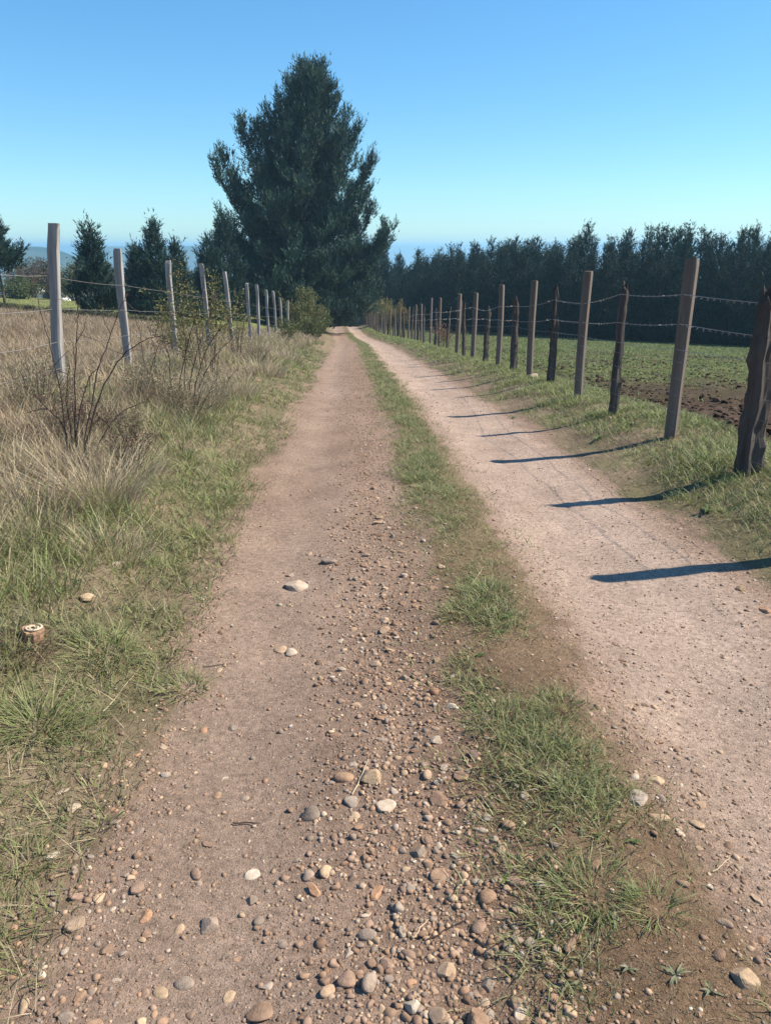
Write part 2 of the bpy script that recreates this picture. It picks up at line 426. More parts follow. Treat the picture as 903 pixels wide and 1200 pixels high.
def split_post(h, rad, seed, rings=18, sides=12, crook=.05):
    r = np.random.default_rng(seed); th = np.arange(sides) / sides * 2 * np.pi
    shape = 1 + r.uniform(-.28, .28, sides); shape[r.integers(sides)] *= .55; shape[r.integers(sides)] *= .7
    flat = r.uniform(.65, 1.0); rot = r.uniform(0, 6.28)
    V = []; ax = np.cumsum(r.normal(0, crook / 4, (rings, 2)), 0); ax -= ax[0]
    ax *= np.minimum(1, crook * 1.6 / (np.abs(ax).max() + 1e-6))
    knots = r.uniform(.2, .9, 3)
    for k in range(rings):
        t = k / (rings - 1); z = -.25 if k == 0 else h * t
        rr = rad * (1.12 - .38 * t) * (1 + sum(.09 * math.exp(-((t - q) / .04)**2) for q in knots))
        if k == rings - 1: rr *= .55
        rad_k = rr * shape * (1 + r.normal(0, .07, sides))
        x = rad_k * np.cos(th); y = flat * rad_k * np.sin(th)
        c, s_ = math.cos(rot + .5 * t), math.sin(rot + .5 * t)
        zz = np.full(sides, z) + (r.uniform(-.07, .05, sides) if k >= rings - 2 else r.normal(0, .004, sides))
        V.append(np.column_stack([c * x - s_ * y + ax[k, 0], s_ * x + c * y + ax[k, 1], zz]))
    V = np.array(V).reshape(-1, 3); n = sides
    i = np.arange(rings - 1)[:, None] * n; j = np.arange(n)[None]; j2 = (j + 1) % n
    q = np.stack([i + j, i + j2, i + n + j2, i + n + j], -1).reshape(-1, 4)
    tri = np.concatenate([q[:, [0, 1, 2]], q[:, [0, 2, 3]], np.array([[0, k, k + 1] for k in range(1, n - 1)]) + (rings - 1) * n])
    return V, tri

def post_obj(parent, name, p, h, mesh, lean=(0, 0), rz=0.0):
    o = link(name, mesh, parent)
    o.location = Vector(p) - parent.location
    o.rotation_euler = (lean[1], lean[0], rz)
    return o

def barbed(pts, rad, barbs=True, step=.13, seed=0, sides=4):
    r = np.random.default_rng(seed); parts = []; path = []
    for a, b in zip(pts[:-1], pts[1:]):
        L_ = np.linalg.norm(b - a); n = 5 if L_ < 6 else 8
        t = np.linspace(0, 1, n, endpoint=False)[:, None]
        seg = a + (b - a) * t; seg[:, 2] -= (.018 * L_ / 2.0 * r.uniform(.2, 1.6)) * (4 * t * (1 - t))[:, 0]
        path.append(seg)
        if barbs:
            for q in np.arange(.05, L_, step):
                c = a + (b - a) * q / L_; c[2] -= .02 * 4 * (q / L_) * (1 - q / L_) * .9
                for _ in range(2):
                    d = r.normal(0, 1, 3); d /= np.linalg.norm(d); d *= .017
                    parts.append(tube([c - d, c + d], [rad * .8, rad * .3], 3, False))
    path.append(pts[-1:]); path = np.concatenate(path)
    parts.append(tube(path, rad, sides))
    return join(parts)

# right fence: bases read from the photograph, farther posts continue the line
near_right = [(875, 555, 340, 0), (785, 512, 303, 1), (717, 487, 333, 0), (677, 467, 318, 1), (645, 449, 338, 0), (620, 441, 328, 1),
              (600, 435, 349, 0), (583, 429, 334, 1), (568, 425, 359, 0), (553.5, 420, 343, 1), (543, 418, 354, 0), (535, 414, 344, 1)]
RP = []
for bx_, by_, ty_, k in near_right:
    p = ground_at(bx_, by_); RP.append([p, height_to(p, ty_), k])
pa, pb = RP[0][0], RP[1][0]
stp = np.array([0.12, -1.5, 0])
extra = []
for i_, k in ((1, 1),):
    q = pa + stp * i_; q[2] = Hs(q[0], q[1]); extra.insert(0, [q, 1.72, k])
RP = extra + RP
yf, xf = RP[-1][0][1], RP[-1][0][0] - float(XC(RP[-1][0][1])); k = 0
while yf < 128:
    yf += RNG.uniform(1.6, 2.2); q = np.array([float(XC(yf)) + xf + RNG.normal(0, .05) + .15 * math.sin(yf * .05), yf, 0]); q[2] = Hs(q[0], q[1])
    RP.append([q, RNG.uniform(1.8, 2.05) if k else RNG.uniform(1.45, 1.85), k]); k = 1 - k if RNG.random() > .12 else k
fr = empty('wire_fence', tuple(RP[2][0]), label='fence of alternating square sawn and rough dark posts beside the ploughed field', category='fence')
far_box = [make_mesh('sawn_post', *box_post(1.0, .085, .085, s_), M_sawn) for s_ in range(3)]
far_split = [make_mesh('split_post', *split_post(1.0, .065, 90 + s_, 10, 8), M_split) for s_ in range(4)]
for n_, (p, h, k) in enumerate(RP):
    p = p.copy(); p[2] = float(Hd(p[0], p[1])) ; RP[n_][0] = p
    if n_ < 13:
        if k: me = make_mesh('sawn_post', *box_post(h, .105, .10, 300 + n_), M_sawn)
        else: me = make_mesh('split_post', *split_post(h, .080 if n_ < 2 else .066, 340 + n_, 20, 14, .022), M_split)
        o = post_obj(fr, 'sawn_post' if k else 'split_post', p, h, me, (RNG.normal(0, .02), RNG.normal(0, .015)), -.64 + RNG.normal(0, .05))
    else:
        me = far_box[n_ % 3] if k else far_split[n_ % 4]
        o = post_obj(fr, 'sawn_post' if k else 'split_post', p, h, me, (RNG.normal(0, .03), RNG.normal(0, .02)), -.6 + RNG.uniform(-.12, .12)); o.scale = (1, 1, h)
pts0 = np.array([q[0] for q in RP]); hh = np.array([q[1] for q in RP])
base_loc = np.array(fr.location)
for zf, bb, rad in ((1.36, True, .0026), (1.08, True, .0026), (.90, False, .0022)):
    pts = pts0 + np.array([-.055, 0, 0]); pts[:, 2] += np.minimum(zf + RNG.normal(0, .025, len(pts)), hh - .1)
    n1 = 24
    V1, F1 = barbed(pts[:n1], rad, bb, .13, 3)
    V2, F2 = barbed(pts[n1 - 1:], rad * 1.15, False, .3, 4, 3)
    V, Fc = join([(V1, F1), (V2, F2)])
    link('barbed_wire' if bb else 'plain_wire', make_mesh('wire', V - base_loc, Fc, M_wire), fr)
# woven netting below the barbed strands
parts = []
for zf in (.12, .28, .44, .60, .76):
    pts = pts0[:26] + np.array([-.05, 0, 0]); pts[:, 2] += zf
    parts.append(barbed(pts, .0014, False, seed=int(zf * 100), sides=3))
for a, b in zip(pts0[:25], pts0[1:26]):
    L_ = np.linalg.norm(b - a)
    for q in np.arange(.1, L_, .28):
        c = a + (b - a) * q / L_ + np.array([-.05, 0, 0]); parts.append(tube([c + [0, 0, .10], c + [0, 0, .89]], .0013, 3, False))
V, Fc = join(parts); link('wire_netting', make_mesh('wire_netting', V - base_loc, Fc, M_wire), fr)

# left fence: split posts in the dry grass, on a line along the bank
near_left = [(70, 260, -.10), (152, 291, .0), (208, 305, -.01), (247, 309, .03), (273, 318, .045), (293, 332, 0), (304, 333, 0), (315, 340, .02), (323, 341, 0), (330, 348, 0), (338, 352, 0)]
LPs = []
for bx_, ty_, ln in near_left:
    yy = np.linspace(5, 70, 6000); xx = XC(yy) - 4.15; zz = Hs(xx, yy)
    v = np.stack([xx, yy, zz], -1) - CAM; pxs = CXP + F_PX * (v @ rgt) / (v @ fwd)
    i_ = int(np.argmin(np.abs(pxs - bx_))); p = np.array([xx[i_], yy[i_], zz[i_]])
    LPs.append([p, height_to(p, ty_), ln])
q = LPs[0][0] + np.array([.05, -3.4, 0]); q[2] = Hs(q[0], q[1]); LPs.insert(0, [q, 1.7, 0.0])
q = LPs[-1][0].copy(); LPs.append([np.array([q[0], q[1] + 5, float(Hs(q[0], q[1] + 5))]), 1.4, 0]); LPs.append([np.array([q[0], q[1] + 10, float(Hs(q[0], q[1] + 10))]), 1.4, 0])
fl = empty('wire_fence', tuple(LPs[1][0]), label='old fence of silvered split posts and wires in the dry grass', category='fence')
for n_, (p, h, ln) in enumerate(LPs):
    pv, pf = box_post(h, .108 if n_ < 3 else .10, .075, 500 + n_); rr_ = np.random.default_rng(600 + n_)
    wob = np.cumsum(rr_.normal(0, .008, (len(pv) // 8 + 1, 2)), 0); pv = pv.copy(); pv[:, :2] += wob[np.arange(len(pv)) // 8] + rr_.normal(0, .006, (len(pv), 2))
    me = make_mesh('split_post', pv, pf, M_grey)
    post_obj(fl, 'split_post', p, h, me, (ln * -1, RNG.normal(0, .015)), -.16 + RNG.normal(0, .05))
pts0 = np.array([q[0] for q in LPs]); base_loc = np.array(fl.location); hl = np.array([q[1] for q in LPs])
for zf in (.25, .55, .92, 1.28):
    pts = pts0 + np.array([.07, 0, 0]); pts[:, 2] += np.minimum(zf, hl - .12)
    V, Fc = barbed(pts, .0028, False, seed=int(zf * 50)); link('plain_wire', make_mesh('wire', V - base_loc, Fc, M_wire), fl)

# ------------------------------------------------------------------ pines
def unit(v): return v / (np.linalg.norm(v, axis=-1, keepdims=True) + 1e-9)

def needles(pos, dirs, lens, r, K=9, nl=.24, nw=.04, col=None):
    n = len(pos)
    t = r.uniform(0, 1, (n, K)); d = unit(dirs)[:, None]
    pr = r.normal(0, 1, (n, K, 3)); pr = unit(pr - (pr * d).sum(-1, keepdims=True) * d)
    b = pos[:, None] + d * (lens[:, None] * t)[..., None]
    nd = unit(d * r.uniform(.7, 1.4, (n, K, 1)) + pr * .65)
    L_ = nl * r.uniform(.7, 1.25, (n, K, 1)); side = unit(np.cross(nd, r.normal(0, 1, (n, K, 3)))) * nw / 2
    V = np.stack([b + side, b - side, b + nd * L_], 2).reshape(-1, 3)
    Fc = np.arange(len(V)).reshape(-1, 3)
    cc = np.repeat(col, K * 3, 0) if col is not None else None
    return V, Fc, cc

def plume(curve, r0, r1, n, r, t0=.2, upw=.35, slen=(.3, .55)):
    t = t0 + (1 - t0) * r.uniform(0, 1, n)**.85; m = len(curve) - 1
    i = np.minimum((t * m).astype(int), m - 1); f = (t * m - i)[:, None]
    c = curve[i] * (1 - f) + curve[i + 1] * f; tan = unit(curve[i + 1] - curve[i])
    rd = r.normal(0, 1, (n, 3)); rd = unit(rd - (rd * tan).sum(-1, keepdims=True) * tan)
    rad = (r0 + (r1 - r0) * t) * np.sqrt(r.uniform(0, 1, n))
    pos = c + rd * rad[:, None]
    d = unit(tan * .8 + rd * .75 + np.array([0, 0, upw]) + r.normal(0, .15, (n, 3)))
    return pos, d, r.uniform(*slen, n)

def pine_palette(n, r, lo=(.012, .032, .030), hi=(.045, .088, .066)):
    f = r.beta(1.6, 2.2, n)[:, None]; return np.array(lo) * (1 - f) + np.array(hi) * f

def young_pine(h, seed, rmax=.26, dens=1.0, t_bot=.02, open_=.0):
    r = np.random.default_rng(seed); shoots = []; wood = []
    lean = r.normal(0, .015, 2)
    trunk = np.array([[lean[0] * z, lean[1] * z, z] for z in np.linspace(-.3, h * .97, 9)])
    wood.append(tube(trunk, np.linspace(.022 * h * .55 + .03, .012, 9), 7))
    z = t_bot * h
    while z < h * .98:
        t = z / h; L_ = rmax * h * (1 - t)**.92 * r.uniform(.75, 1.1) * min(1, .85 + 2.2 * t)
        nb = r.integers(4, 7) if t < .92 else 3; a0 = r.uniform(0, 6.28)
        for k in range(nb):
            if r.random() < open_: continue
            a = a0 + k * 2 * math.pi / nb + r.normal(0, .25); l_ = max(.25, L_ * r.uniform(.6, 1.2))
            rise = (.12 + .75 * t**1.4) * r.uniform(.6, 1.3)
            o = np.array([lean[0] * z, lean[1] * z, z]); dr = np.array([math.cos(a), math.sin(a), 0])
            cv = bez(o, o + dr * l_ * .55 + [0, 0, l_ * rise * .25], o + dr * l_ + [0, 0, l_ * rise + .12 * l_], 6)
            wood.append(tube(cv, np.linspace(.008 + .012 * l_, .004, 6), 3, False))
            n = int(max(4, 11 * l_ * dens)); shoots.append(plume(cv, .16 + .10 * l_, .16, n, r))
        z += r.uniform(.30, .52) * (h / 9)**.4
    top = np.array([lean[0] * h, lean[1] * h, h * .95])
    for k in range(14):                       # upright candles of the leader
        shoots.append((top[None] + r.normal(0, .05, (1, 3)) - [[0, 0, .12 * k]], unit(np.array([[r.normal(0, .25), r.normal(0, .25), 1.0]])), np.array([r.uniform(.5, .95)])))
    pos = np.concatenate([s_[0] for s_ in shoots]); d = np.concatenate([s_[1] for s_ in shoots]); ln = np.concatenate([s_[2] for s_ in shoots])
    d = unit(d + [0, 0, .75]); V, Fc, cc = needles(pos, d, ln * 1.4, r, 9, .24, .055, pine_palette(len(pos), r))
    return join(wood), (V, Fc, cc)

def pine_meshes(*a, **k):
    (wv, wf), (nv, nf, nc) = young_pine(*a, **k)
    return make_mesh('trunk', wv, wf, M_bark, smooth=True), make_mesh('crown', nv, nf, M_needle, nc)

def place_tree(name, p, meshes, scale, rz, label, category, group=None, sz=None):
    e = empty(name, tuple(p), label=label, category=category)
    if group: e['group'] = group
    e.rotation_euler = (0, 0, rz); e.scale = (scale, scale, sz or scale)
    link('trunk', meshes[0], e); link('crown', meshes[1], e)
    return e

# plantation beyond the crop field
variants = [pine_meshes(9.5, 700 + k, rmax=.205, dens=1.7) for k in range(6)]
edge = hermite([44, 50, 75, 100, 130, 170], [38, 33, 15.5, 9.5, 6.5, 4])     # x of the wood's edge against y
rows = 0
for row in range(5):
    y_ = 40.0
    while y_ < 150:
        sl = abs(float(edge(y_ + 1) - edge(y_))); y_ += 2.15 / math.sqrt(1 + sl * sl) * RNG.uniform(.8, 1.2)
        # step away from the field, square to the edge
        nx_, ny_ = 1 / math.sqrt(1 + sl * sl), sl / math.sqrt(1 + sl * sl)
        x_ = float(edge(y_)) + nx_ * 2.6 * row + RNG.normal(0, .35); yy_ = y_ + ny_ * 2.6 * row + RNG.normal(0, .3)
        p = np.array([x_, yy_, 0.0]); p[2] = float(Hs(x_, yy_)) - .05
        px_, py_, _ = project(p)
        if px_ > 985 or px_ < 425: continue
        if row > 2 and RNG.random() < .35: continue
        lab, grp = (('tall dark pine in the front row of the plantation beyond the green field', 'front row of plantation pines') if row == 0 else
                    ('plantation pine whose top shows behind the front row of the wood', 'plantation pines behind the front row'))
        sc = RNG.uniform(.74, .93) * (1 + .02 * row)
        place_tree('pine_tree', p, variants[int(RNG.integers(6))], sc * 1.15, RNG.uniform(0, 6.28), lab, 'pine tree', grp, sc * RNG.uniform(.93, 1.1)); rows += 1

# small pines standing in the pasture on the left
def pine_at(px_, base_py, top_py, seed, label, width=.26, Y=None, **k):
    if Y is None: p = ground_at(px_, base_py)
    else:
        d = ray(px_, 300); p = CAM + d * (Y / d[1]); p[2] = float(Hs(p[0], p[1]))
    h = height_to(p, top_py) * .93; k['dens'] = k.get('dens', 1) * 1.9; m = pine_meshes(h, seed, rmax=width * 1.35, **k)
    p = p.copy(); p[2] -= .03
    return place_tree('pine_tree', p, m, 1, 0, label, 'pine tree'), p, h
pine_at(108, 362, 265, 801, 'small bushy dark pine standing alone behind the first two silvered posts', .27, dens=1.5, Y=43)
pine_at(-3, 347, 240, 802, 'pine with bare lower trunk at the pasture edge beside the brown bushes', .30, dens=1.3, Y=50, t_bot=.36)
pine_at(160, 352, 284, 803, 'short pine standing beside the many-topped pine', .27, dens=1.4, Y=56)
pine_at(182, 352, 252, 804, 'pine with tall spiky leaders behind the second silvered post', .22, dens=1.5, Y=54)
pine_at(207, 352, 278, 805, 'slim pine with upright tips just past the spiky pine', .22, dens=1.4, Y=57)
pine_at(243, 352, 274, 806, 'short dark pine crowded against the pasture side of the giant pine', .28, dens=1.5, Y=62)
pine_at(262, 352, 243, 807, 'tall dark pine leaning on the pasture side of the giant pine', .27, dens=1.5, Y=65)
pine_at(448, 380, 262, 808, 'pine standing behind the field side of the giant pine', .2, dens=1.4, Y=104)
pine_at(467, 380, 292, 809, 'shorter pine between the giant pine and the plantation', .2, dens=1.4, Y=110)

for k, (x_, yy_, h_) in enumerate(((-9, 112, 11), (-6, 118, 12), (-3.2, 124, 12.5), (-.6, 130, 12), (2.0, 126, 12), (-12, 108, 10), (-5, 132, 13), (1, 138, 13), (-8.5, 126, 13), (3.6, 118, 10.5), (-13, 120, 12))):
    place_tree('pine_tree', (x_, yy_, float(Hs(x_, yy_)) - .1), variants[k % 6], h_ / 9.5, k * 1.3, 'dark pine standing beyond the crest where the track drops away', 'pine tree', 'pines beyond the crest of the track')
# the giant pine beside the track
HY = 72.0
def giant_pine():
    r = np.random.default_rng(4242)
    b = at_y(352, 380, HY); base = np.array([b[0], HY, float(Hs(b[0], HY)) - .1])
    top = at_y(364, 80, HY)
    H_ = top[2] - base[2]
    trunk = bez(base - base, np.array([.3, 0, H_ * .5]), top - base, 14)
    wood = [tube(np.concatenate([[[0, 0, -.4]], trunk]), np.concatenate([[.55], np.linspace(.5, .03, 14)]), 9)]
    shoots = []
    def tr(py):                               # trunk point at photo row
        z = at_y(355, py, HY)[2] - base[2]; k = np.clip(z / H_, 0, 1) * 13; i = min(int(k), 12); return trunk[i] + (trunk[i + 1] - trunk[i]) * (k - i)
    tips = [(355, 79), (380, 82), (397, 112), (388, 100), (326, 121), (340, 104), (312, 128), (280, 146), (299, 156), (306, 150), (261, 183), (251, 191), (417, 152), (408, 140),
            (436, 190), (432, 222), (437, 243), (428, 205), (456, 268), (452, 285), (442, 300), (256, 247), (275, 225), (268, 262), (430, 330), (420, 350), (285, 300), (290, 335), (310, 350), (445, 345), (300, 200), (325, 170), (400, 160), (412, 372), (430, 362), (396, 376), (300, 366), (325, 374), (440, 318), (425, 290), (415, 310)]
    for (tx, ty) in tips:
        dy = r.uniform(-3.5, 3.5) * min(1, (ty - 60) / 80); tip = at_y(tx, ty, HY + dy) - base
        dx = abs(tx - 358); st = tr(min(372, ty + 26 + 1.15 * dx)) if ty < 290 else tr(min(376, ty + 25))
        midp = st * .5 + tip * .5; midp[:2] = st[:2] * .35 + tip[:2] * .65; midp[2] -= .10 * np.linalg.norm(tip - st)
        cv = bez(st, midp, tip, 10); l_ = np.linalg.norm(tip - st)
        wood.append(tube(cv, np.linspace(.05 + .014 * l_, .015, 10), 5, False))
        shoots.append(plume(cv, .35, .2, int(9 * l_) + 12, r, .3, .6, (.35, .7)))
        for k in range(int(3.2 * l_) + 5):    # upswept side sprays along the limb
            t = r.uniform(.22, .97); q = cv[min(int(t * 9), 8)] + (cv[min(int(t * 9), 8) + 1] - cv[min(int(t * 9), 8)]) * (t * 9 % 1)
            dv = unit(unit(tip - st) * .6 + unit(r.normal(0, 1, 3)) * .8 + [0, 0, .45]); sl_ = (1.25 - .85 * t) * r.uniform(.7, 1.5) * min(1.6, .7 + l_ / 9)
            cs = bez(q, q + dv * sl_ * .5 - [0, 0, .08 * sl_], q + dv * sl_ + [0, 0, .28 * sl_], 6)
            wood.append(tube(cs, np.linspace(.022, .006, 6), 3, False)); shoots.append(plume(cs, .24, .10, int(11 * sl_) + 5, r, .15, .75, (.4, .85)))
    # radial boughs all round, length following the outline of the crown
    env = hermite([78, 100, 130, 160, 200, 250, 300, 345, 385], [2, 8, 16, 25, 36, 47, 60, 72, 62])
    for py in np.concatenate([np.linspace(96, 300, 42), np.linspace(304, 384, 26)]):
        st = tr(py); nb = r.integers(5, 8); a0 = r.uniform(0, 6.28); low = py > 300
        for k in range(nb):
            a = a0 + k * 6.283 / nb + r.normal(0, .3); l_ = float(env(py)) * .0835 * r.uniform(.4, 1.35)
            rise = r.uniform(.25, .75) * (1.0 if not low else .25); dr = np.array([math.cos(a), math.sin(a), 0])
            cv = bez(st, st + dr * l_ * .6 + [0, 0, l_ * rise * .2], st + dr * l_ + [0, 0, l_ * rise], 7)
            wood.append(tube(cv, np.linspace(.03 + .012 * l_, .008, 7), 4, False))
            shoots.append(plume(cv, .45, .3, int(8 * l_) + 6, r, .2, .55, (.4, .75)))
            for q_ in range(int(1.1 * l_) + 2):
                t = r.uniform(.4, 1.0); q = cv[min(int(t * 6), 5)]; dv = unit(dr * .6 + unit(r.normal(0, 1, 3)) * .8 + [0, 0, .35]); sl_ = r.uniform(.6, 1.5)
                cs = bez(q, q + dv * sl_ * .5 - [0, 0, .1 * sl_], q + dv * sl_ + [0, 0, .2 * sl_], 5)
                shoots.append(plume(cs, .26, .14, int(9 * sl_) + 4, r, .1, .65, (.4, .8)))
    pos = np.concatenate([s_[0] for s_ in shoots]); d = np.concatenate([s_[1] for s_ in shoots]); ln = np.concatenate([s_[2] for s_ in shoots])
    zmin = Hs(pos[:, 0] + base[0], pos[:, 1] + base[1]) - base[2] + .15; ok = pos[:, 2] > zmin
    pos, d, ln = pos[ok], d[ok], ln[ok]
    sp = np.repeat(r.uniform(.5, 1.75, len(shoots)), [len(s_[0]) for s_ in shoots])[ok][:, None]      # each spray its own green, spread widened to suggest sunlit and shaded clumps
    V, Fc, cc = needles(pos, unit(d + [0, 0, .8]), ln * 1.35, r, 5, .33, .075, sp * pine_palette(len(pos), r, (.012, .034, .030), (.055, .098, .060)))
    e = empty('pine_tree', tuple(base), label='giant spreading dark pine towering over the track beside the fence end', category='pine tree')
    wv, wf = join(wood); link('trunk', make_mesh('trunk', wv, wf, M_bark, smooth=True), e); link('crown', make_mesh('crown', V, Fc, M_needle, cc), e)
giant_pine()

# ------------------------------------------------------------------ bushes, brambles and far trees
def leaf_cards(pos, dirs, r, size=(.03, .05), cols=None, asp=.55):
    """small folded leaves: two triangles each side of a midrib"""
    n = len(pos); d = unit(dirs); s_ = unit(np.cross(d, r.normal(0, 1, (n, 3)))); up_ = np.cross(s_, d)
    L_ = r.uniform(*size, n)[:, None]; W = L_ * asp * .5
    a = pos; m = pos + d * L_ * .5; e = pos + d * L_ - up_ * L_ * .15
    V = np.stack([a, m + s_ * W + up_ * W * .4, e, m - s_ * W + up_ * W * .4], 1).reshape(-1, 3)
    k = np.arange(n)[:, None] * 4; Fc = np.concatenate([k + [0, 1, 2], k + [0, 2, 3]])
    return V, Fc, np.repeat(cols, 4, 0)

def mixcol(n, r, pal, jit=.15):
    pal = np.array(pal); c = pal[r.integers(0, len(pal), n)]; return c * (1 + r.normal(0, jit, (n, 1))).clip(.5, 1.6)

def leafy_bush(seed, h, rad, n_stem, leaves_per, pal, lsize, wood_rad=.015, droop=.3, tip_only=.25, clump=.25):
    r = np.random.default_rng(seed); wood = []; LP_, LD = [], []
    for k in range(n_stem):
        a = r.uniform(0, 6.28); l_ = rad * math.sqrt(r.uniform(.02, 1)); hh_ = h * r.uniform(.55, 1.0) * (1 - .45 * (l_ / rad)**2)
        b = np.array([math.cos(a), math.sin(a), 0]) * l_ * .2
        tip = np.array([math.cos(a) * l_, math.sin(a) * l_, hh_]); mid = b * .5 + tip * .4 + [0, 0, hh_ * .45]
        cv = bez(b - [0, 0, .1], mid, tip, 9) + np.cumsum(r.normal(0, .02 * h / 3, (9, 3)), 0)
        wood.append(tube(cv, np.linspace(wood_rad, wood_rad * .25, 9), 4, False))
        for q in range(4):                    # side twigs
            i = r.integers(3, 8); d = unit(r.normal(0, 1, 3) + [0, 0, .4]); e = cv[i] + d * h * r.uniform(.1, .25)
            wood.append(tube(np.array([cv[i], (cv[i] + e) / 2 + r.normal(0, .03, 3), e]), [wood_rad * .4, wood_rad * .3, wood_rad * .15], 3, False))
            t = r.uniform(0, 1, leaves_per // 5)[:, None]; pp = cv[i] * (1 - t) + e * t + r.normal(0, clump * .25, (len(t), 3)); LP_.append(pp); LD.append(r.normal(0, 1, pp.shape) + d + [0, 0, .3])
        t = tip_only + (1 - tip_only) * r.uniform(0, 1, leaves_per); f = t * 8; i = np.minimum(f.astype(int), 7); f = (f - i)[:, None]
        pp = cv[i] * (1 - f) + cv[i + 1] * f + r.normal(0, clump * .45, (leaves_per, 3)); LP_.append(pp); LD.append(r.normal(0, 1, pp.shape) + [0, 0, .4])
    LP_ = np.concatenate(LP_); LD = np.concatenate(LD); ok = LP_[:, 2] > .03; LP_, LD = LP_[ok], LD[ok]
    lv = leaf_cards(LP_, LD, r, lsize, mixcol(len(LP_), r, pal))
    return join(wood), lv

def bush(name, p, label, category, seed, h, rad, n_stem, leaves_per, pal, lsize, group=None, wood=M_cane, part='foliage', stem='stems', **k):
    (wv, wf), (lv, lf, lc) = leafy_bush(seed, h, rad, n_stem, leaves_per, pal, lsize, **k)
    e = empty(name, tuple(p), label=label, category=category)
    if group: e['group'] = group
    link(stem, make_mesh(stem, wv, wf, wood), e); link(part, make_mesh(part, lv, lf, M_leaf, lc), e)
    return e

def on_ground(x, y, dz=0.0): return np.array([x, y, float(Hd(x, y)) + dz])
def ground_row(px_, Y):
    d = ray(px_, 300); p = CAM + d * (Y / d[1]); return on_ground(p[0], p[1])

G_RUSTY = [(.19, .10, .07), (.15, .085, .06), (.22, .13, .09)]
GRN = [(.075, .10, .03), (.10, .125, .04), (.13, .14, .05), (.06, .085, .03)]
YEL = [(.21, .215, .075), (.27, .25, .095), (.16, .185, .06), (.28, .22, .085)]
bush('leafy_bush', on_ground(XC(50) - 3.4, 50), 'rounded yellow-green bush where the silvered fence ends beside the track', 'bush', 901, 3.3, 1.5, 34, 110, YEL + GRN, (.07, .14), clump=.35)
bush('leafy_bush', on_ground(XC(47) - 2.7, 46), 'low olive bush at the foot of the rounded yellow-green bush', 'bush', 902, 1.5, 1.2, 18, 90, GRN + YEL[:1], (.06, .11), clump=.3)
bush('leafy_bush', on_ground(XC(56) - 2.7, 57), 'dark green bush under the giant pine at the track edge', 'bush', 903, 2.2, 1.3, 22, 90, GRN, (.07, .12), clump=.3)
bush('leafy_bush', on_ground(XC(88) + 4.3, 88), 'pale yellow-green bush behind the far posts of the square-post fence', 'bush', 904, 3.6, 1.9, 30, 110, YEL, (.10, .18), clump=.4)
bush('leafy_bush', on_ground(XC(84) + 5.6, 82), 'bush with orange-tinged leaves behind the far posts', 'bush', 905, 3.2, 1.3, 22, 90, YEL + [(.26, .13, .05), (.22, .15, .06)], (.10, .17), clump=.35)
bush('leafy_bush', on_ground(XC(96) + 3.8, 96), 'dull green bush beside the crest of the track', 'bush', 906, 3.4, 1.6, 24, 90, GRN + YEL[:2], (.10, .17), clump=.4)
p = ground_at(514, 408)
bush('red_shrub', on_ground(p[0] + .15, p[1]), 'small reddish-leaved shrub growing between posts of the field fence', 'shrub', 907, 1.35, .32, 9, 30, [(.30, .14, .11), (.26, .15, .10), (.22, .17, .09)], (.045, .08), clump=.2, wood_rad=.007)

# hawthorn-like rose shrub over the left fence
p = ground_row(232, 12.6)
bush('rose_shrub', p, 'sprawling half-bare shrub with small yellowish leaves over the fourth silvered post', 'shrub', 911, 2.15, .85, 18, 90, YEL + GRN[:2] + [(.17, .11, .05)], (.025, .05), wood_rad=.005, tip_only=.35, clump=.16)
p = ground_row(196, 15.5)
bush('rose_shrub', p, 'low pale-leaved shrub beside the third silvered post', 'shrub', 912, 1.3, .55, 14, 45, YEL + GRN[:1], (.025, .045), wood_rad=.007, clump=.14)
p = ground_row(270, 19)
bush('rose_shrub', p, 'thin shrub with sparse leaves beside the fifth silvered post', 'shrub', 913, 1.7, .6, 14, 40, YEL + GRN[:2], (.03, .05), wood_rad=.007, clump=.16)
p = ground_row(330, 33)
bush('rose_shrub', p, 'low mixed green shrub at the far silvered posts', 'shrub', 914, 1.2, .8, 16, 60, YEL[:2] + GRN, (.04, .07), wood_rad=.008, clump=.2)

TW = [(.20, .20, .11), (.24, .22, .13), (.16, .17, .09), (.26, .20, .13)]
for px_, Y, h, rad, ns, lv, lab, sd in ((168, 9.2, .7, .5, 36, 26, 'dense grey-green twiggy thicket below the second silvered post', 941), (205, 8.6, .6, .45, 32, 20, 'tangled dark twigs at the foot of the bare stems by the rose shrub', 942),
        (240, 10.5, .65, .5, 30, 22, 'grey dead twig thicket between rose shrub and track', 943), (60, 6.4, .6, .4, 45, 14, 'low brown dead twigs behind the tall bramble canes', 944),
        (125, 5.9, .55, .32, 45, 12, 'reddish brown dead twig tangle at the foot of the bramble canes', 945), (20, 7.4, .6, .5, 45, 14, 'grey dead twigs in the dry grass before the first silvered post', 946), (290, 17, .8, .6, 40, 24, 'grey-green twigs at the bank by the sixth silvered post', 947)):
    bush('twig_thicket', ground_row(px_, Y), lab, 'thicket', sd, h, rad, ns, lv, TW + (G_RUSTY if 'brown' in lab else []), (.014, .03), wood_rad=.0032, tip_only=.1, clump=.10)

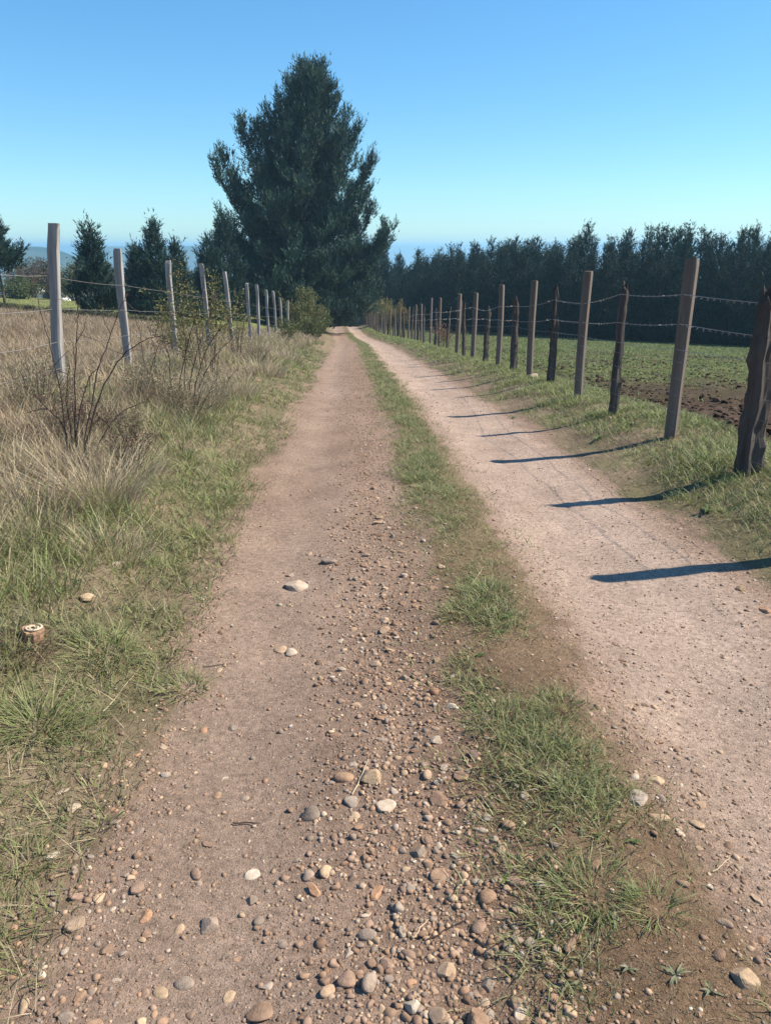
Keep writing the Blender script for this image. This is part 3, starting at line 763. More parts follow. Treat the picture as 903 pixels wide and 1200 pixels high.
# far bushes, bare trees and white houses at the edge of the pasture
for px_, Y, h, rad, pal, lab, sd in (
        (28, 96, 5.0, 3.2, [(.13, .10, .08), (.11, .085, .065), (.15, .12, .085)], 'grey-brown leafless thicket at the pasture edge beside the bare-trunked pine', 921),
        (52, 100, 5.4, 2.2, [(.09, .075, .06), (.12, .095, .075), (.07, .07, .05)], 'brownish tree behind the first silvered post', 922),
        (82, 94, 4.6, 2.4, [(.12, .13, .05), (.15, .155, .06), (.09, .11, .04)], 'rounded light green tree between the first silvered post and the lone small pine', 923),
        (14, 84, 2.0, 2.6, GRN, 'low dark green bush on the pasture below the leafless thicket', 924),
        (134, 100, 5.0, 2.6, [(.10, .085, .07), (.12, .10, .08)], 'leafless brown tree behind the second silvered post', 925),
        (180, 92, 3.4, 2.4, GRN + YEL[:1], 'green bush on the pasture behind the third silvered post', 926),
        (222, 90, 4.0, 2.6, GRN + YEL[:2], 'olive bush on the pasture beside the giant pine', 927),
        (255, 86, 3.0, 2.4, YEL[:2] + GRN, 'pale bush on the pasture under the pasture-side boughs of the giant pine', 928)):
    bush('far_tree' if h > 4.4 else 'far_bush', ground_row(px_, Y), lab, 'tree' if h > 4.4 else 'bush', sd, h, rad, 26, 90, pal, (.16, .3), wood_rad=.05, clump=.8, wood=M_bark, part='crown', stem='trunk')

M_white = mat_attr('white_render', .85, base=(.72, .70, .67), noise_scale=2, noise_amt=.12)
M_roof = mat_attr('zinc_roof', .5, base=(.42, .42, .43), noise_scale=3, noise_amt=.2, spec=.5)
M_pane = mat_attr('dark_glass', .15, base=(.03, .035, .045), spec=.6)
def house(px_, Y, wd, ht, rz, label, roofm):
    p = ground_row(px_, Y); p[2] -= .1
    e = empty('farm_house', tuple(p), label=label, category='house'); e.rotation_euler = (0, 0, rz)
    a, b = wd / 2, wd * .35
    V = np.array([[-a, -b, 0], [a, -b, 0], [a, b, 0], [-a, b, 0], [-a, -b, ht], [a, -b, ht], [a, b, ht], [-a, b, ht], [-a, 0, ht * 1.45], [a, 0, ht * 1.45]])
    Fc = np.array([[0, 1, 5], [0, 5, 4], [1, 2, 6], [1, 6, 5], [2, 3, 7], [2, 7, 6], [3, 0, 4], [3, 4, 7], [4, 8, 7], [5, 6, 9]])
    link('wall', make_mesh('wall', V, Fc, M_white), e)
    o, t = .3, .08
    rv = []; rf = []
    for sgn in (-1, 1):
        e0 = np.array([-a - o, sgn * (b + o), ht - .12]); e1 = np.array([a + o, sgn * (b + o), ht - .12]); r0 = np.array([-a - o, 0, ht * 1.45 + .05]); r1 = np.array([a + o, 0, ht * 1.45 + .05])
        base_ = [e0, e1, r1, r0]; n = len(rv); rv += base_ + [q + [0, 0, t] for q in base_]
        rf += [[n, n+1, n+2], [n, n+2, n+3], [n+4, n+6, n+5], [n+4, n+7, n+6], [n, n+4, n+5], [n, n+5, n+1], [n+1, n+5, n+6], [n+1, n+6, n+2], [n+3, n+7, n+4], [n+3, n+4, n]]
    link('roof', make_mesh('roof', np.array(rv), np.array(rf), roofm), e)
    for k in (-.28, .28):
        x0 = k * wd; V = np.array([[x0 - .4, -b - .02, .9], [x0 + .4, -b - .02, .9], [x0 + .4, -b - .02, 1.8], [x0 - .4, -b - .02, 1.8], [x0 - .4, -b + .02, .9], [x0 + .4, -b + .02, .9], [x0 + .4, -b + .02, 1.8], [x0 - .4, -b + .02, 1.8]])
        Fc = np.array([[0, 1, 2], [0, 2, 3], [0, 4, 5], [0, 5, 1], [3, 2, 6], [3, 6, 7], [1, 5, 6], [1, 6, 2], [0, 3, 7], [0, 7, 4]])
        link('window', make_mesh('window', V, Fc, M_pane), e)
house(39, 118, 3.4, 2.0, .3, 'tiny white house below the leafless thicket', M_white)
house(58, 122, 4.2, 1.9, -.2, 'tiny white house with pale metal roof beside the first silvered post', M_roof)
house(98, 119, 4.0, 2.0, .5, 'tiny white-roofed house half hidden behind the lone small pine', M_roof)

# ------------------------------------------------------------------ bramble canes and dead herb mats on the bank
def cane_plant(name, label, canes, Y, category='bramble', rad=.006, thorns=True, seed=0):
    """canes given as photo polylines, standing at about Y metres along the bank"""
    r = np.random.default_rng(seed)
    b = ground_row(canes[0][0][0], Y); b = on_ground(b[0], b[1])
    e = empty(name, tuple(b), label=label, category=category); parts = []
    for cn in canes:
        dy = r.uniform(-.25, .25); pts = []
        for k, (x_, y_) in enumerate(cn):
            f = k / (len(cn) - 1); pts.append(at_y(x_, y_, Y + dy * f) - b)
        pts = np.array(pts)
        n = 6 * len(pts); t = np.linspace(0, len(pts) - 1, n); sm = hermite(np.arange(len(pts)), pts[:, 0]), hermite(np.arange(len(pts)), pts[:, 1]), hermite(np.arange(len(pts)), pts[:, 2])
        cv = np.stack([s_(t) for s_ in sm], -1)
        cv = np.concatenate([[cv[0] * [1, 1, 0] + [0, 0, -.05]], cv])
        cv[1:, :] += np.cumsum(r.normal(0, .004, (n, 3)), 0)
        rr = np.linspace(rad, rad * .35, len(cv)); parts = [tube(cv, rr, 5)]
        for q in range(n // 2):
            i = r.integers(2, len(cv) - 1); d = unit(r.normal(0, 1, 3)); parts.append(tube([cv[i], cv[i] + d * .014], [.0022, .0005], 3, False))
        for q in range(5):
            i = r.integers(len(cv) // 3, len(cv) - 1); d = unit(r.normal(0, 1, 3) + [0, 0, .6]) * r.uniform(.08, .25)
            parts.append(tube(np.array([cv[i], cv[i] + d * .5 + r.normal(0, .02, 3), cv[i] + d]), [rad * .45, rad * .35, rad * .15], 3, False))
        link('cane', make_mesh('cane', *join(parts), M_cane), e)
    return e
cane_plant('bramble', 'tall dark arching bramble canes in front of the first silvered post',
           [[(98, 520), (110, 440), (128, 390), (143, 352), (150, 338)], [(100, 520), (118, 455), (140, 415), (165, 395), (188, 392)], [(88, 515), (86, 440), (88, 385), (94, 345)],
            [(76, 505), (66, 440), (55, 395), (43, 350), (36, 320)], [(80, 520), (70, 495), (52, 476), (34, 480)], [(112, 530), (125, 500), (150, 478), (178, 470)], [(92, 525), (96, 480), (106, 448), (120, 430)], [(84, 520), (78, 470), (82, 430)]], 5.6, seed=31)
cane_plant('bramble', 'thin bare stems rising in front of the leafy rose shrub',
           [[(210, 450), (222, 400), (236, 350), (240, 318)], [(222, 452), (232, 410), (247, 370), (258, 345)], [(200, 450), (196, 410), (186, 380)], [(216, 452), (216, 400), (206, 350)], [(232, 455), (250, 420), (276, 396)], [(228, 452), (243, 405), (262, 380), (290, 352)]], 9.5, seed=32, rad=.007)
cane_plant('bramble', 'bare stems poking from the dry grass between second and third silvered posts',
           [[(170, 440), (168, 400), (160, 372)], [(176, 440), (186, 405), (200, 388)], [(182, 442), (180, 410), (172, 380)]], 10.5, seed=33)

# ------------------------------------------------------------------ stones and gravel
def ico(sub):
    if sub == 0:
        return np.array([[1, 0, 0], [0, 1, 0], [-1, 0, 0], [0, -1, 0], [0, 0, 1], [0, 0, -1.0]]), np.array([[0, 1, 4], [1, 2, 4], [2, 3, 4], [3, 0, 4], [1, 0, 5], [2, 1, 5], [3, 2, 5], [0, 3, 5]])
    import bmesh
    bm = bmesh.new(); bmesh.ops.create_icosphere(bm, subdivisions=sub, radius=1.0)
    V = np.array([v.co[:] for v in bm.verts]); Fc = np.array([[v.index for v in f.verts] for f in bm.faces]); bm.free(); return V, Fc

def rock_shape(sub, seed, angular):
    r = np.random.default_rng(seed); V, Fc = ico(sub); V = V.copy()
    for k in range(4):
        d = unit(r.normal(0, 1, 3)); V *= (1 + .13 * np.sin(2.2 * (V @ d) + r.uniform(0, 6)))[:, None]
    if angular:
        for k in range(9):
            d = unit(r.normal(0, 1, 3)); o = r.uniform(.5, .8); s_ = V @ d; m = s_ > o; V[m] -= (s_[m] - o)[:, None] * d * .92
    V *= np.array([1, r.uniform(.62, .9), r.uniform(.34, .50)])
    V /= np.abs(V[:, 0]).max()
    return V, Fc

BROWN = [(.29, .185, .122), (.25, .165, .113), (.27, .18, .13), (.225, .145, .10)]
TAN = [(.40, .285, .185), (.36, .25, .165), (.33, .235, .165)]
GREY = [(.27, .205, .158), (.23, .178, .14), (.30, .24, .19)]
PALE = [(.45, .355, .265), (.40, .31, .235), (.49, .40, .31)]
ORNG = [(.37, .215, .13), (.34, .20, .125)]
KIND = dict(brown=BROWN, tan=TAN, grey=GREY, pale=PALE, orange=ORNG)

rock_meshes = {(a, k): make_mesh('stone', *rock_shape(3, 1000 + 10 * a + k, a), M_stone, smooth=not a) for a in (0, 1) for k in range(7)}
placed = []
def stone(x, y, size, kind, label, group, angular=False, flat=1.0, sink=.35, rz=None, name='stone'):
    r = RNG; me = rock_meshes[(int(angular), int(r.integers(7)))]
    o = link(name, me, label=label, category='stone')
    if group: o['group'] = group
    s_ = size / 2; zs = s_ * flat
    hz = max(v.co.z for v in me.vertices) * zs
    o.location = (x, y, float(Hd(x, y)) + hz * (1 - 2 * sink)); o.scale = (s_, s_ * r.uniform(.85, 1.05), zs)
    o.rotation_euler = (r.normal(0, .12), r.normal(0, .12), r.uniform(0, 6.28) if rz is None else rz)
    c = np.array(KIND[kind][int(r.integers(len(KIND[kind])))]) * r.uniform(.85, 1.15); o.color = (*c, 1)
    placed.append((x, y, s_)); return o

def stone_px(px_, py_, wpx, kind, label, **k):
    p = ground_at(px_, py_); stone(p[0], p[1], wpx * depth_of(p) / F_PX, kind, label, None, **k)
for a in (
    (349, 686, 30, 'pale', 'large flat cream stone lying alone on the stony wheel rut', dict(angular=True, flat=.6, rz=0)),
    (386, 659, 20, 'grey', 'dark stone lying just past the large flat cream stone', dict(angular=True)),
    (405, 914, 29, 'brown', 'round brown stone beside the long straw stalk in the gravel', dict(rz=0)),
    (436, 916, 28, 'tan', 'tan angular stone touching the long straw stalk in the gravel', dict(angular=True)),
    (365, 957, 29, 'grey', 'smooth dark oval stone at the edge of the stony rut', dict(rz=0)),
    (382, 1020, 22, 'tan', 'rounded tan stone paired with a grey one at the rut edge', dict()),
    (362, 1026, 18, 'grey', 'small grey stone touching the rounded tan stone', dict()),
    (369, 1046, 26, 'orange', 'split orange stone with a pointed lower end', dict(angular=True)),
    (439, 1047, 27, 'orange', 'pinkish orange lumpy stone in the middle of the gravel', dict(angular=True)),
    (480, 1041, 20, 'grey', 'rough dark grey stone beside the pinkish lumpy stone', dict(angular=True)),
    (246, 1085, 26, 'grey', 'bluish grey rough stone set in the stony wheel rut', dict(angular=True)),
    (307, 1188, 38, 'brown', 'broad flat brown stone, the largest set flush in the stony rut', dict(flat=.6, sink=.45, rz=0)),
    (408, 1151, 27, 'brown', 'reddish brown oval stone among the big gravel stones', dict(rz=0)),
    (433, 1155, 30, 'grey', 'long dark stone beside the reddish brown oval stone', dict(rz=1.2)),
    (384, 1163, 22, 'tan', 'smooth tan stone between grey gravel stones', dict()),
    (410, 1115, 20, 'pale', 'whitish rough stone in the thick gravel', dict(angular=True)),
    (471, 1096, 22, 'pale', 'pale cracked stone lying near the mossy strip', dict(angular=True)),
    (480, 1121, 24, 'brown', 'half-buried reddish stone at the mossy strip edge', dict()),
    (522, 1137, 24, 'tan', 'flat tan stone lying on brown moss', dict(angular=True)),
    (510, 1192, 26, 'tan', 'angular tan stone on the moss near the gravel', dict(angular=True)),
    (560, 1088, 26, 'brown', 'dull brown stone half sunk in the moss', dict(sink=.45)),
    (30, 1180, 26, 'tan', 'rounded ochre stone lying on the bank-side edge of the rut', dict()),
    (89, 1085, 26, 'tan', 'flat tan stone beside two smaller ones beside the rut', dict(angular=True)),
    (88, 1050, 22, 'brown', 'round brown stone above the flat tan one at the bank-side edge', dict()),
    (62, 1004, 20, 'pale', 'white angular stone at the ragged grass edge', dict(angular=True)),
    (87, 948, 17, 'pale', 'pale pointed stone at the grass edge beside the stony rut', dict(angular=True)),
    (72, 927, 18, 'pale', 'flat whitish stone at the edge of the bank verge', dict(angular=True, flat=.7)),
    (135, 1150, 16, 'pale', 'white notched chip lying on the stony rut', dict(angular=True)),
    (218, 1155, 27, 'grey', 'long smooth grey stone set in the stony rut', dict(flat=.7, rz=.15)),
    (190, 1166, 22, 'tan', 'thin tan stone beside the long smooth grey one', dict(flat=.6)),
    (296, 1026, 19, 'pale', 'thin pale stone lying on the smooth grey-brown rut', dict(angular=True, flat=.6, rz=.3)),
    (230, 1028, 18, 'brown', 'oval brown stone on the smooth grey-brown rut', dict()),
    (243, 995, 17, 'brown', 'angular brown stone upslope of the oval brown one', dict(angular=True)),
    (342, 764, 17, 'pale', 'pale round stone beside a flat one past the smooth rut', dict()),
    (329, 761, 20, 'tan', 'flat tan stone next to the pale round one', dict(flat=.6)),
    (137, 663, 14, 'pale', 'whitish stone standing up in the bank verge grass', dict(angular=True, sink=.2)),
    (103, 704, 22, 'tan', 'tan flake of stone lying in the bank verge grass', dict(angular=True, sink=.2)),
    (743, 938, 34, 'grey', 'large flat grey slab beside the pale rut', dict(angular=True, flat=.5, rz=-.4)),
    (775, 960, 28, 'tan', 'flat tan stone beside the large grey slab', dict(angular=True, flat=.6, rz=-.3)),
    (768, 915, 22, 'tan', 'thin light stone upslope of the large grey slab', dict(angular=True, flat=.55, rz=-.4)),
    (797, 978, 16, 'pale', 'small whitish stone at the pale rut edge', dict(angular=True)),
    (815, 965, 20, 'tan', 'smooth flat tan stone lying out on the pale rut', dict(flat=.6)),
    (872, 1150, 34, 'tan', 'long tan stone at the mossy edge of the pale rut', dict(angular=True, rz=-.8)),
    (840, 1125, 22, 'brown', 'rounded brown stone beside the long tan one', dict()),
    (845, 1085, 24, 'tan', 'half-buried tan stone on the edge of the pale rut', dict(sink=.42)),
    (800, 1040, 20, 'brown', 'flat brownish stone by the big grass tussock', dict(sink=.42)),
    (596, 970, 18, 'brown', 'brown stone lying between weeds on the middle strip', dict()),
    (615, 935, 13, 'pale', 'small white stone on the middle strip', dict(angular=True)),
    (570, 960, 16, 'grey', 'grey-brown stone at the edge of the middle strip', dict()),
    (530, 795, 12, 'grey', 'grey rounded stone on the middle strip grass', dict()),
    (509, 812, 16, 'orange', 'reddish flat stone beside the grey rounded one', dict()),
    (496, 634, 11, 'pale', 'pale stone at the bank-side edge of the middle strip', dict()),
    (445, 612, 17, 'tan', 'flat light stone in the gravel past the dark stone', dict(angular=True, flat=.7)),
    (895, 716, 24, 'orange', 'reddish stone on the bare earth below the verge', dict(angular=True)),
    (868, 692, 14, 'tan', 'tan stone at the foot of the fence verge', dict(angular=True)),
    (625, 443, 15, 'pale', 'white boulder lying between two posts of the field fence', dict(angular=True, flat=1.3, sink=.12)),
    (714, 491, 9, 'pale', 'pale stone at the foot of a rough dark post', dict(angular=True)),
    (302, 448, 8, 'orange', 'lone orange stone lying in the grass of the grassy bank', dict(sink=.1))):
    stone_px(a[0], a[1], a[2], a[3], a[4], **a[5])

ZN = dict(gravel='lying in the gravel between stony rut and middle strip', left='at the crumbling bank-side edge of the track', rut='embedded in the smooth grey-brown rut', right='along the stony inner edge of the pale rut', verge='on the bare earth edge below the square-post fence')
def zone_u(z, r):
    return dict(gravel=r.normal(-.52, .19), left=r.normal(-1.43, .10), rut=r.uniform(-1.35, -.75), right=r.normal(.36, .09), verge=r.normal(1.62, .14))[z]
tries = 0; n_st = 0
while n_st < 235 and tries < 6000:
    tries += 1
    z = str(RNG.choice(['gravel', 'left', 'rut', 'right', 'verge'], p=[.60, .15, .09, .10, .06]))
    y_ = .75 * (6.0 / .75)**(RNG.random()**1.15) if z != 'verge' else RNG.uniform(2.2, 8)
    x_ = zone_u(z, RNG) + float(XC(y_)); sz = RNG.uniform(.028, .055) if z == 'gravel' else RNG.uniform(.022, .045)
    if z in ('gravel',) and RNG.random() < .2: sz *= 1.25
    px_, py_, dd = project((x_, y_, float(Hs(x_, y_))))
    if not (-10 < px_ < 913 and py_ < 1215) or sz * F_PX / dd < 8: continue
    if any((x_ - a)**2 + (y_ - b)**2 < (c + sz * .55)**2 for a, b, c in placed): continue
    kind = str(RNG.choice(['brown', 'tan', 'grey', 'pale', 'orange'], p=[.50, .22, .18, .07, .03]))
    stone(x_, y_, sz, kind, {'brown': 'brown', 'tan': 'tan', 'grey': 'grey', 'pale': 'whitish', 'orange': 'orange'}[kind] + ' stone ' + ZN[z], kind + ' stones ' + ZN[z],
          angular=RNG.random() < .65, flat=RNG.uniform(.8, 1.1), sink=RNG.uniform(.34, .48)); n_st += 1

peb_shapes = {s_: [rock_shape(s_, 2000 + k, k % 4 != 0) for k in range(8)] for s_ in (0, 1, 2)}
def pebbles(name, x, y, size, r, pal, wts, label, sub_size=.014, sink=.4):
    keep = np.ones(len(x), bool)
    z = Hd(x, y); q = np.stack([x, y, z], -1) - CAM; dd = q @ fwd
    pxl = CXP + F_PX * (q @ rgt) / np.maximum(dd, .1); pyl = CYP - F_PX * (q @ upv) / np.maximum(dd, .1)
    keep = (dd > .3) & (pxl > -60) & (pxl < 965) & (pyl < 1260)
    x, y, z, size, dd = x[keep], y[keep], z[keep], size[keep], dd[keep]
    pal = np.array(pal); ci = r.choice(len(pal), len(x), p=np.array(wts) / np.sum(wts)); col = pal[ci] * r.uniform(.8, 1.2, (len(x), 1))
    big = (size / dd * F_PX > 12); Vs, Fs, Cs, off = [], [], [], 0
    shp = r.integers(0, 8, len(x))
    lod = np.where(big, 2, np.where(size / dd * F_PX > 4.2, 1, 0))
    for sub in (0, 1, 2):
        for k in range(8):
            m = (shp == k) & (lod == sub); n = m.sum()
            if not n: continue
            V, Fc = peb_shapes[sub][k]; a = r.uniform(0, 6.28, n); c, s_ = np.cos(a), np.sin(a); tx, ty = r.normal(0, .15, (2, n))
            S_ = size[m] / 2; fl_ = r.uniform(.75, 1.15, n)
            X = V[None, :, 0] * S_[:, None]; Y = V[None, :, 1] * S_[:, None]; Z = V[None, :, 2] * (S_ * fl_)[:, None]
            Z = Z + X * tx[:, None] + Y * ty[:, None]
            W = np.stack([c[:, None] * X - s_[:, None] * Y + x[m][:, None], s_[:, None] * X + c[:, None] * Y + y[m][:, None], Z + (z[m] + S_ * .45 * (1 - 2 * sink))[:, None]], -1)
            nv = len(V); Fs.append((Fc[None] + (np.arange(n) * nv)[:, None, None]).reshape(-1, 3) + off); Vs.append(W.reshape(-1, 3)); Cs.append(np.repeat(col[m], nv, 0)); off += n * nv
    me = make_mesh(name, np.concatenate(Vs), np.concatenate(Fs), M_pebble, np.concatenate(Cs), smooth=True)
    return link(name, me, kind='stuff', label=label)

r = np.random.default_rng(77)
def logy(n, a, b, pw=1.0): return a * (b / a)**(r.random(n)**pw)
xs_, ys_, sz_ = [], [], []
def addp(u, y, s_): xs_.append(u + XC(y)); ys_.append(y); sz_.append(s_)
n = 17000; y_ = logy(n, .7, 24); addp(r.normal(-.52, .20, n), y_, np.exp(r.normal(math.log(.0125), .44, n)).clip(.005, .034) * (1 + .02 * y_))
n = 3200; y_ = logy(n, .7, 16); addp(r.normal(-1.42, .11, n), y_, np.exp(r.normal(math.log(.012), .4, n)).clip(.005, .03))
n = 2200; y_ = logy(n, .7, 12); addp(r.normal(.34, .11, n), y_, np.exp(r.normal(math.log(.011), .45, n)).clip(.004, .03))
n = 1500; y_ = logy(n, 1.5, 18); addp(r.normal(1.55, .14, n), y_, np.exp(r.normal(math.log(.014), .45, n)).clip(.005, .035))
n = 17000; y_ = logy(n, .7, 20); addp(r.uniform(-1.5, 1.55, n), y_, np.exp(r.normal(math.log(.007), .4, n)).clip(.003, .02) * (1 + .03 * y_))
n = 5000; y_ = logy(n, 1.0, 14); addp(r.uniform(.3, 1.6, n), y_, np.exp(r.normal(math.log(.010), .4, n)).clip(.004, .03))
n = 2600; y_ = r.uniform(10, 60, n); addp(np.where(r.random(n) < .7, r.normal(-.7, .35, n), r.uniform(.2, 1.5, n)), y_, r.uniform(.02, .05, n))
pebbles('gravel', np.concatenate(xs_), np.concatenate(ys_), np.concatenate(sz_), r, BROWN + TAN + GREY + PALE + ORNG, [4, 4, 4, 4, 2, 2, 2, 1.6, 1.6, 1.6, .55, .55, .4, .2, .2], 'loose brown gravel strewn over the track')
# earth clods on the ploughed headland
n = 42000; y_ = 4 + 26 * r.uniform(0, 1, n)**1.25; x_ = 3.3 + r.uniform(0, 1, n)**1.3 * 17; m = fbm(x_ * .5, y_ * .5, 90, 3) + .012 * (20 - y_) > r.uniform(.15, .75, n)
pebbles('earth_clods', x_[m], y_[m], np.exp(r.normal(math.log(.042), .5, m.sum())).clip(.015, .15), r, [(.06, .038, .027), (.085, .056, .04), (.05, .033, .024), (.11, .078, .058)], [3, 3, 3, 1], 'broken dark clods of ploughed earth beyond the fence')

# ------------------------------------------------------------------ grass
def blades(x, y, z, h, w, az, lean, droop, col, r, seg=2):
    """tapered bent blades; lean and droop are fractions of the blade length"""
    n = len(x); t = np.linspace(0, 1, seg + 1)
    tw = az + r.normal(0, .9, n) + np.pi / 2
    sx, sy = np.cos(tw), np.sin(tw); cx, cy = np.cos(az), np.sin(az); V = []
    for k in range(seg + 1):
        tt = t[k]; ho = h * (lean * tt + droop * tt * tt); vz = h * (tt * np.sqrt(np.clip(1 - lean**2, .05, 1)) - .42 * droop * tt * tt)
        c = np.stack([x + cx * ho, y + cy * ho, z + vz], -1)
        if k == seg: V.append(c)
        else:
            ww = (w * (1 - .75 * tt**1.5) / 2)[:, None]; s_ = np.stack([sx, sy, 0 * sx], -1); V += [c + s_ * ww, c - s_ * ww]
    V = np.stack(V, 1); nv = V.shape[1]; F0 = []
    for k in range(seg - 1):
        a = 2 * k; F0 += [[a, a + 1, a + 3], [a, a + 3, a + 2]]
    a = 2 * (seg - 1); F0.append([a, a + 1, a + 2])
    Fc = (np.array(F0)[None] + (np.arange(n) * nv)[:, None, None]).reshape(-1, 3)
    return V.reshape(-1, 3), Fc, np.repeat(col, nv, 0)

G_GREEN = [(.17, .21, .06), (.21, .25, .075), (.25, .27, .10), (.13, .17, .05), (.29, .275, .14)]
G_DULL = [(.18, .185, .085), (.22, .21, .11), (.28, .245, .15), (.14, .15, .065)]
G_DRY = [(.46, .37, .235), (.38, .295, .18), (.54, .45, .30), (.31, .235, .15), (.43, .35, .235)]
G_RUST = [(.17, .095, .065), (.14, .08, .06), (.20, .125, .085)]
G_DARK = [(.14, .11, .085), (.10, .08, .06)]

def visible(x, y, marg=60):
    q = np.stack([x, y, Hs(x, y)], -1) - CAM; dd = q @ fwd
    px_ = CXP + F_PX * (q @ rgt) / np.maximum(dd, .1); py_ = CYP - F_PX * (q @ upv) / np.maximum(dd, .1)
    return (dd > .3) & (px_ > -marg) & (px_ < 903 + marg) & (py_ < 1200 + 2 * marg)

GV = {}
def grow(key, cx, cy, n_per, rad, hgt, wid, pal, seed, lean=(.1, .5), droop=(.1, .6), seg=2, outward=.7, thin=0.0):
    r = np.random.default_rng(seed); ok = visible(cx, cy); cx, cy = cx[ok], cy[ok]
    if not len(cx): return
    hg = hgt(cx, cy) if callable(hgt) else np.full(len(cx), hgt)
    wd = wid(cx, cy) if callable(wid) else np.full(len(cx), wid)
    i = np.repeat(np.arange(len(cx)), n_per); n = len(i)
    a = r.uniform(0, 6.283, n); q = rad * np.abs(r.normal(0, 1, n)); x = cx[i] + q * np.cos(a); y = cy[i] + q * np.sin(a)
    az = np.where(r.random(n) < outward, a + r.normal(0, .5, n), r.uniform(0, 6.283, n))
    pal = np.array(pal); base = pal[r.integers(0, len(pal), len(cx))][i]; own = pal[r.integers(0, len(pal), n)]
    col = (base * .6 + own * .4) * r.uniform(.8, 1.22, (n, 1))
    z = Hd(x, y) - .01
    GV.setdefault(key, []).append(blades(x, y, z, hg[i] * r.uniform(.45, 1.15, n), wd[i] * r.uniform(.7, 1.3, n), az, r.uniform(*lean, n), r.uniform(*droop, n), col, r, seg))

def flush(key, name, label, kind='stuff', mat=M_grass):
    Vs, Fs, Cs, off = [], [], [], 0
    for V, Fc, c in GV.pop(key): Vs.append(V); Fs.append(Fc + off); Cs.append(c); off += len(V)
    return link(name, make_mesh(name, np.concatenate(Vs), np.concatenate(Fs), mat, np.concatenate(Cs)), kind=kind, label=label)

r = np.random.default_rng(5)
wid_far = lambda b: (lambda x, y: b * (1 + y / 11.0))
# --- bank verge: short green mat with a ragged edge onto the track
n = 9000; y_ = logy(n, .8, 30); u = -1.42 - r.beta(1.1, 1.6, n) * 1.6
ed = (fbm(u * 1.5, y_ * 1.2, 101, 3) - .5) * .5
m = (u + ed < -1.50) & (fbm(u * 1.6, y_ * 1.6, 102, 3) + .06 - .12 * sstep(3.6, 1.4, y_) > r.uniform(.25, .6, n)); x_ = u[m] + XC(y_[m])
grow('v', x_, y_[m], 6, .03, lambda x, y: .055 + .05 * fbm(x * 2, y * 2, 103), wid_far(.0040), G_GREEN[:4] + G_DULL + G_DRY[1:2] + G_DARK[:1], 201, (.2, .75), (.2, .7))
n = 3000; y_ = logy(n, .8, 24); u = -1.6 - r.beta(1.1, 1.3, n) * 2.2
m = fbm(u * 1.2, y_ * 1.2, 104, 3) - .03 - .10 * sstep(3.6, 1.4, y_) > r.uniform(.3, .65, n); x_ = u[m] + XC(y_[m])
grow('v', x_, y_[m], 8, .035, lambda x, y: .10 + .12 * fbm(x * 2, y * 2, 105), wid_far(.004), G_GREEN, 202, (.15, .6), (.2, .8), 3)
# low straw and litter in the verge
n = 8000; y_ = logy(n, .8, 24); u = -1.45 - r.beta(1.2, 1.4, n) * 2.6
m = fbm(u * 1.4, y_ * 1.4, 106, 3) > r.uniform(.3, .7, n); x_ = u[m] + XC(y_[m])
grow('v', x_, y_[m], 4, .06, .13, wid_far(.0024), G_DRY + G_DARK + G_DULL[2:3], 203, (.6, .97), (.0, .3), 2, .2)
flush('v', 'verge_grass', 'short green and straw-coloured grass on the bank verge')
# --- grassy bank: long dry bleached grass
n = 5200; y_ = logy(n, 1.6, 48); u = -2.35 - r.beta(1.3, 1.2, n) * 4.2
dens = fbm(u * .7, y_ * .45, 107, 3) + .10 * sstep(2.2, 3.2, -u) + .22 * sstep(4, 10, y_)
m = dens > r.uniform(.34, .72, n); x_ = u[m] + XC(y_[m])
grow('d', x_, y_[m], 12, .06, lambda x, y: .22 + .26 * fbm(x * .9, y * .9, 108) - .06 * sstep(4, 2, y), wid_far(.0034), G_DRY + G_DRY + G_DARK + G_RUST[:1], 204, (.05, .5), (.1, .6), 3)
n = 5200; y_ = logy(n, 2.0, 40); u = -2.0 - r.beta(1.3, 1.2, n) * 3.5
m = fbm(u * .8, y_ * .6, 109, 3) > r.uniform(.36, .62, n); x_ = u[m] + XC(y_[m])
grow('d', x_, y_[m], 11, .06, .24, wid_far(.004), G_DULL + G_GREEN, 205, (.1, .5), (.15, .7), 3)
flush('d', 'dry_grass', 'long bleached dry grass covering the grassy bank')
# --- dry meadow beyond the left fence
n = 15000; y_ = r.uniform(4, 44, n)**1.0; u = -4.2 - r.uniform(0, 1, n) * (2 + y_ * .62)
yb = 40.0 - 0.147 * (u + 16); m = (y_ < yb - .6) & (fbm(u * .4, y_ * .4, 110, 3) > r.uniform(.2, .6, n)); x_ = u[m] + XC(y_[m])
grow('m', x_, y_[m], 8, .12, lambda x, y: .28 + .2 * fbm(x * .5, y * .5, 111), wid_far(.0040), [(.36, .275, .19), (.30, .22, .15), (.42, .335, .235), (.24, .175, .12)] + G_RUST[:1] + G_DULL[3:], 206, (.1, .6), (.1, .7), 2)
flush('m', 'meadow_grass', 'brown dry meadow grass beyond the silvered fence')
n = 5000; y_ = r.uniform(38, 100, n); u = -5 - r.uniform(0, 1, n) * (.6 * y_); yb = 40.0 - 0.147 * (u + 16); m = y_ > yb + .5; x_ = u[m] + XC(y_[m])
grow('p', x_, y_[m], 5, .25, .12, wid_far(.006), [(.15, .17, .055), (.18, .19, .07), (.20, .19, .085)], 207, seg=1)
# scrub along the earth step, coloured dark to stand for its shade
n = 900; u = -6 - r.uniform(0, 1, n) * 26; y_ = 40.0 - 0.147 * (u + 16) + r.normal(0, .35, n); x_ = u + XC(y_)
grow('p', x_, y_, 9, .12, .26, .03, [(.05, .05, .03), (.04, .05, .025), (.07, .06, .04)], 208, seg=2)
flush('p', 'pasture_grass', 'green pasture grass beyond the dry meadow')
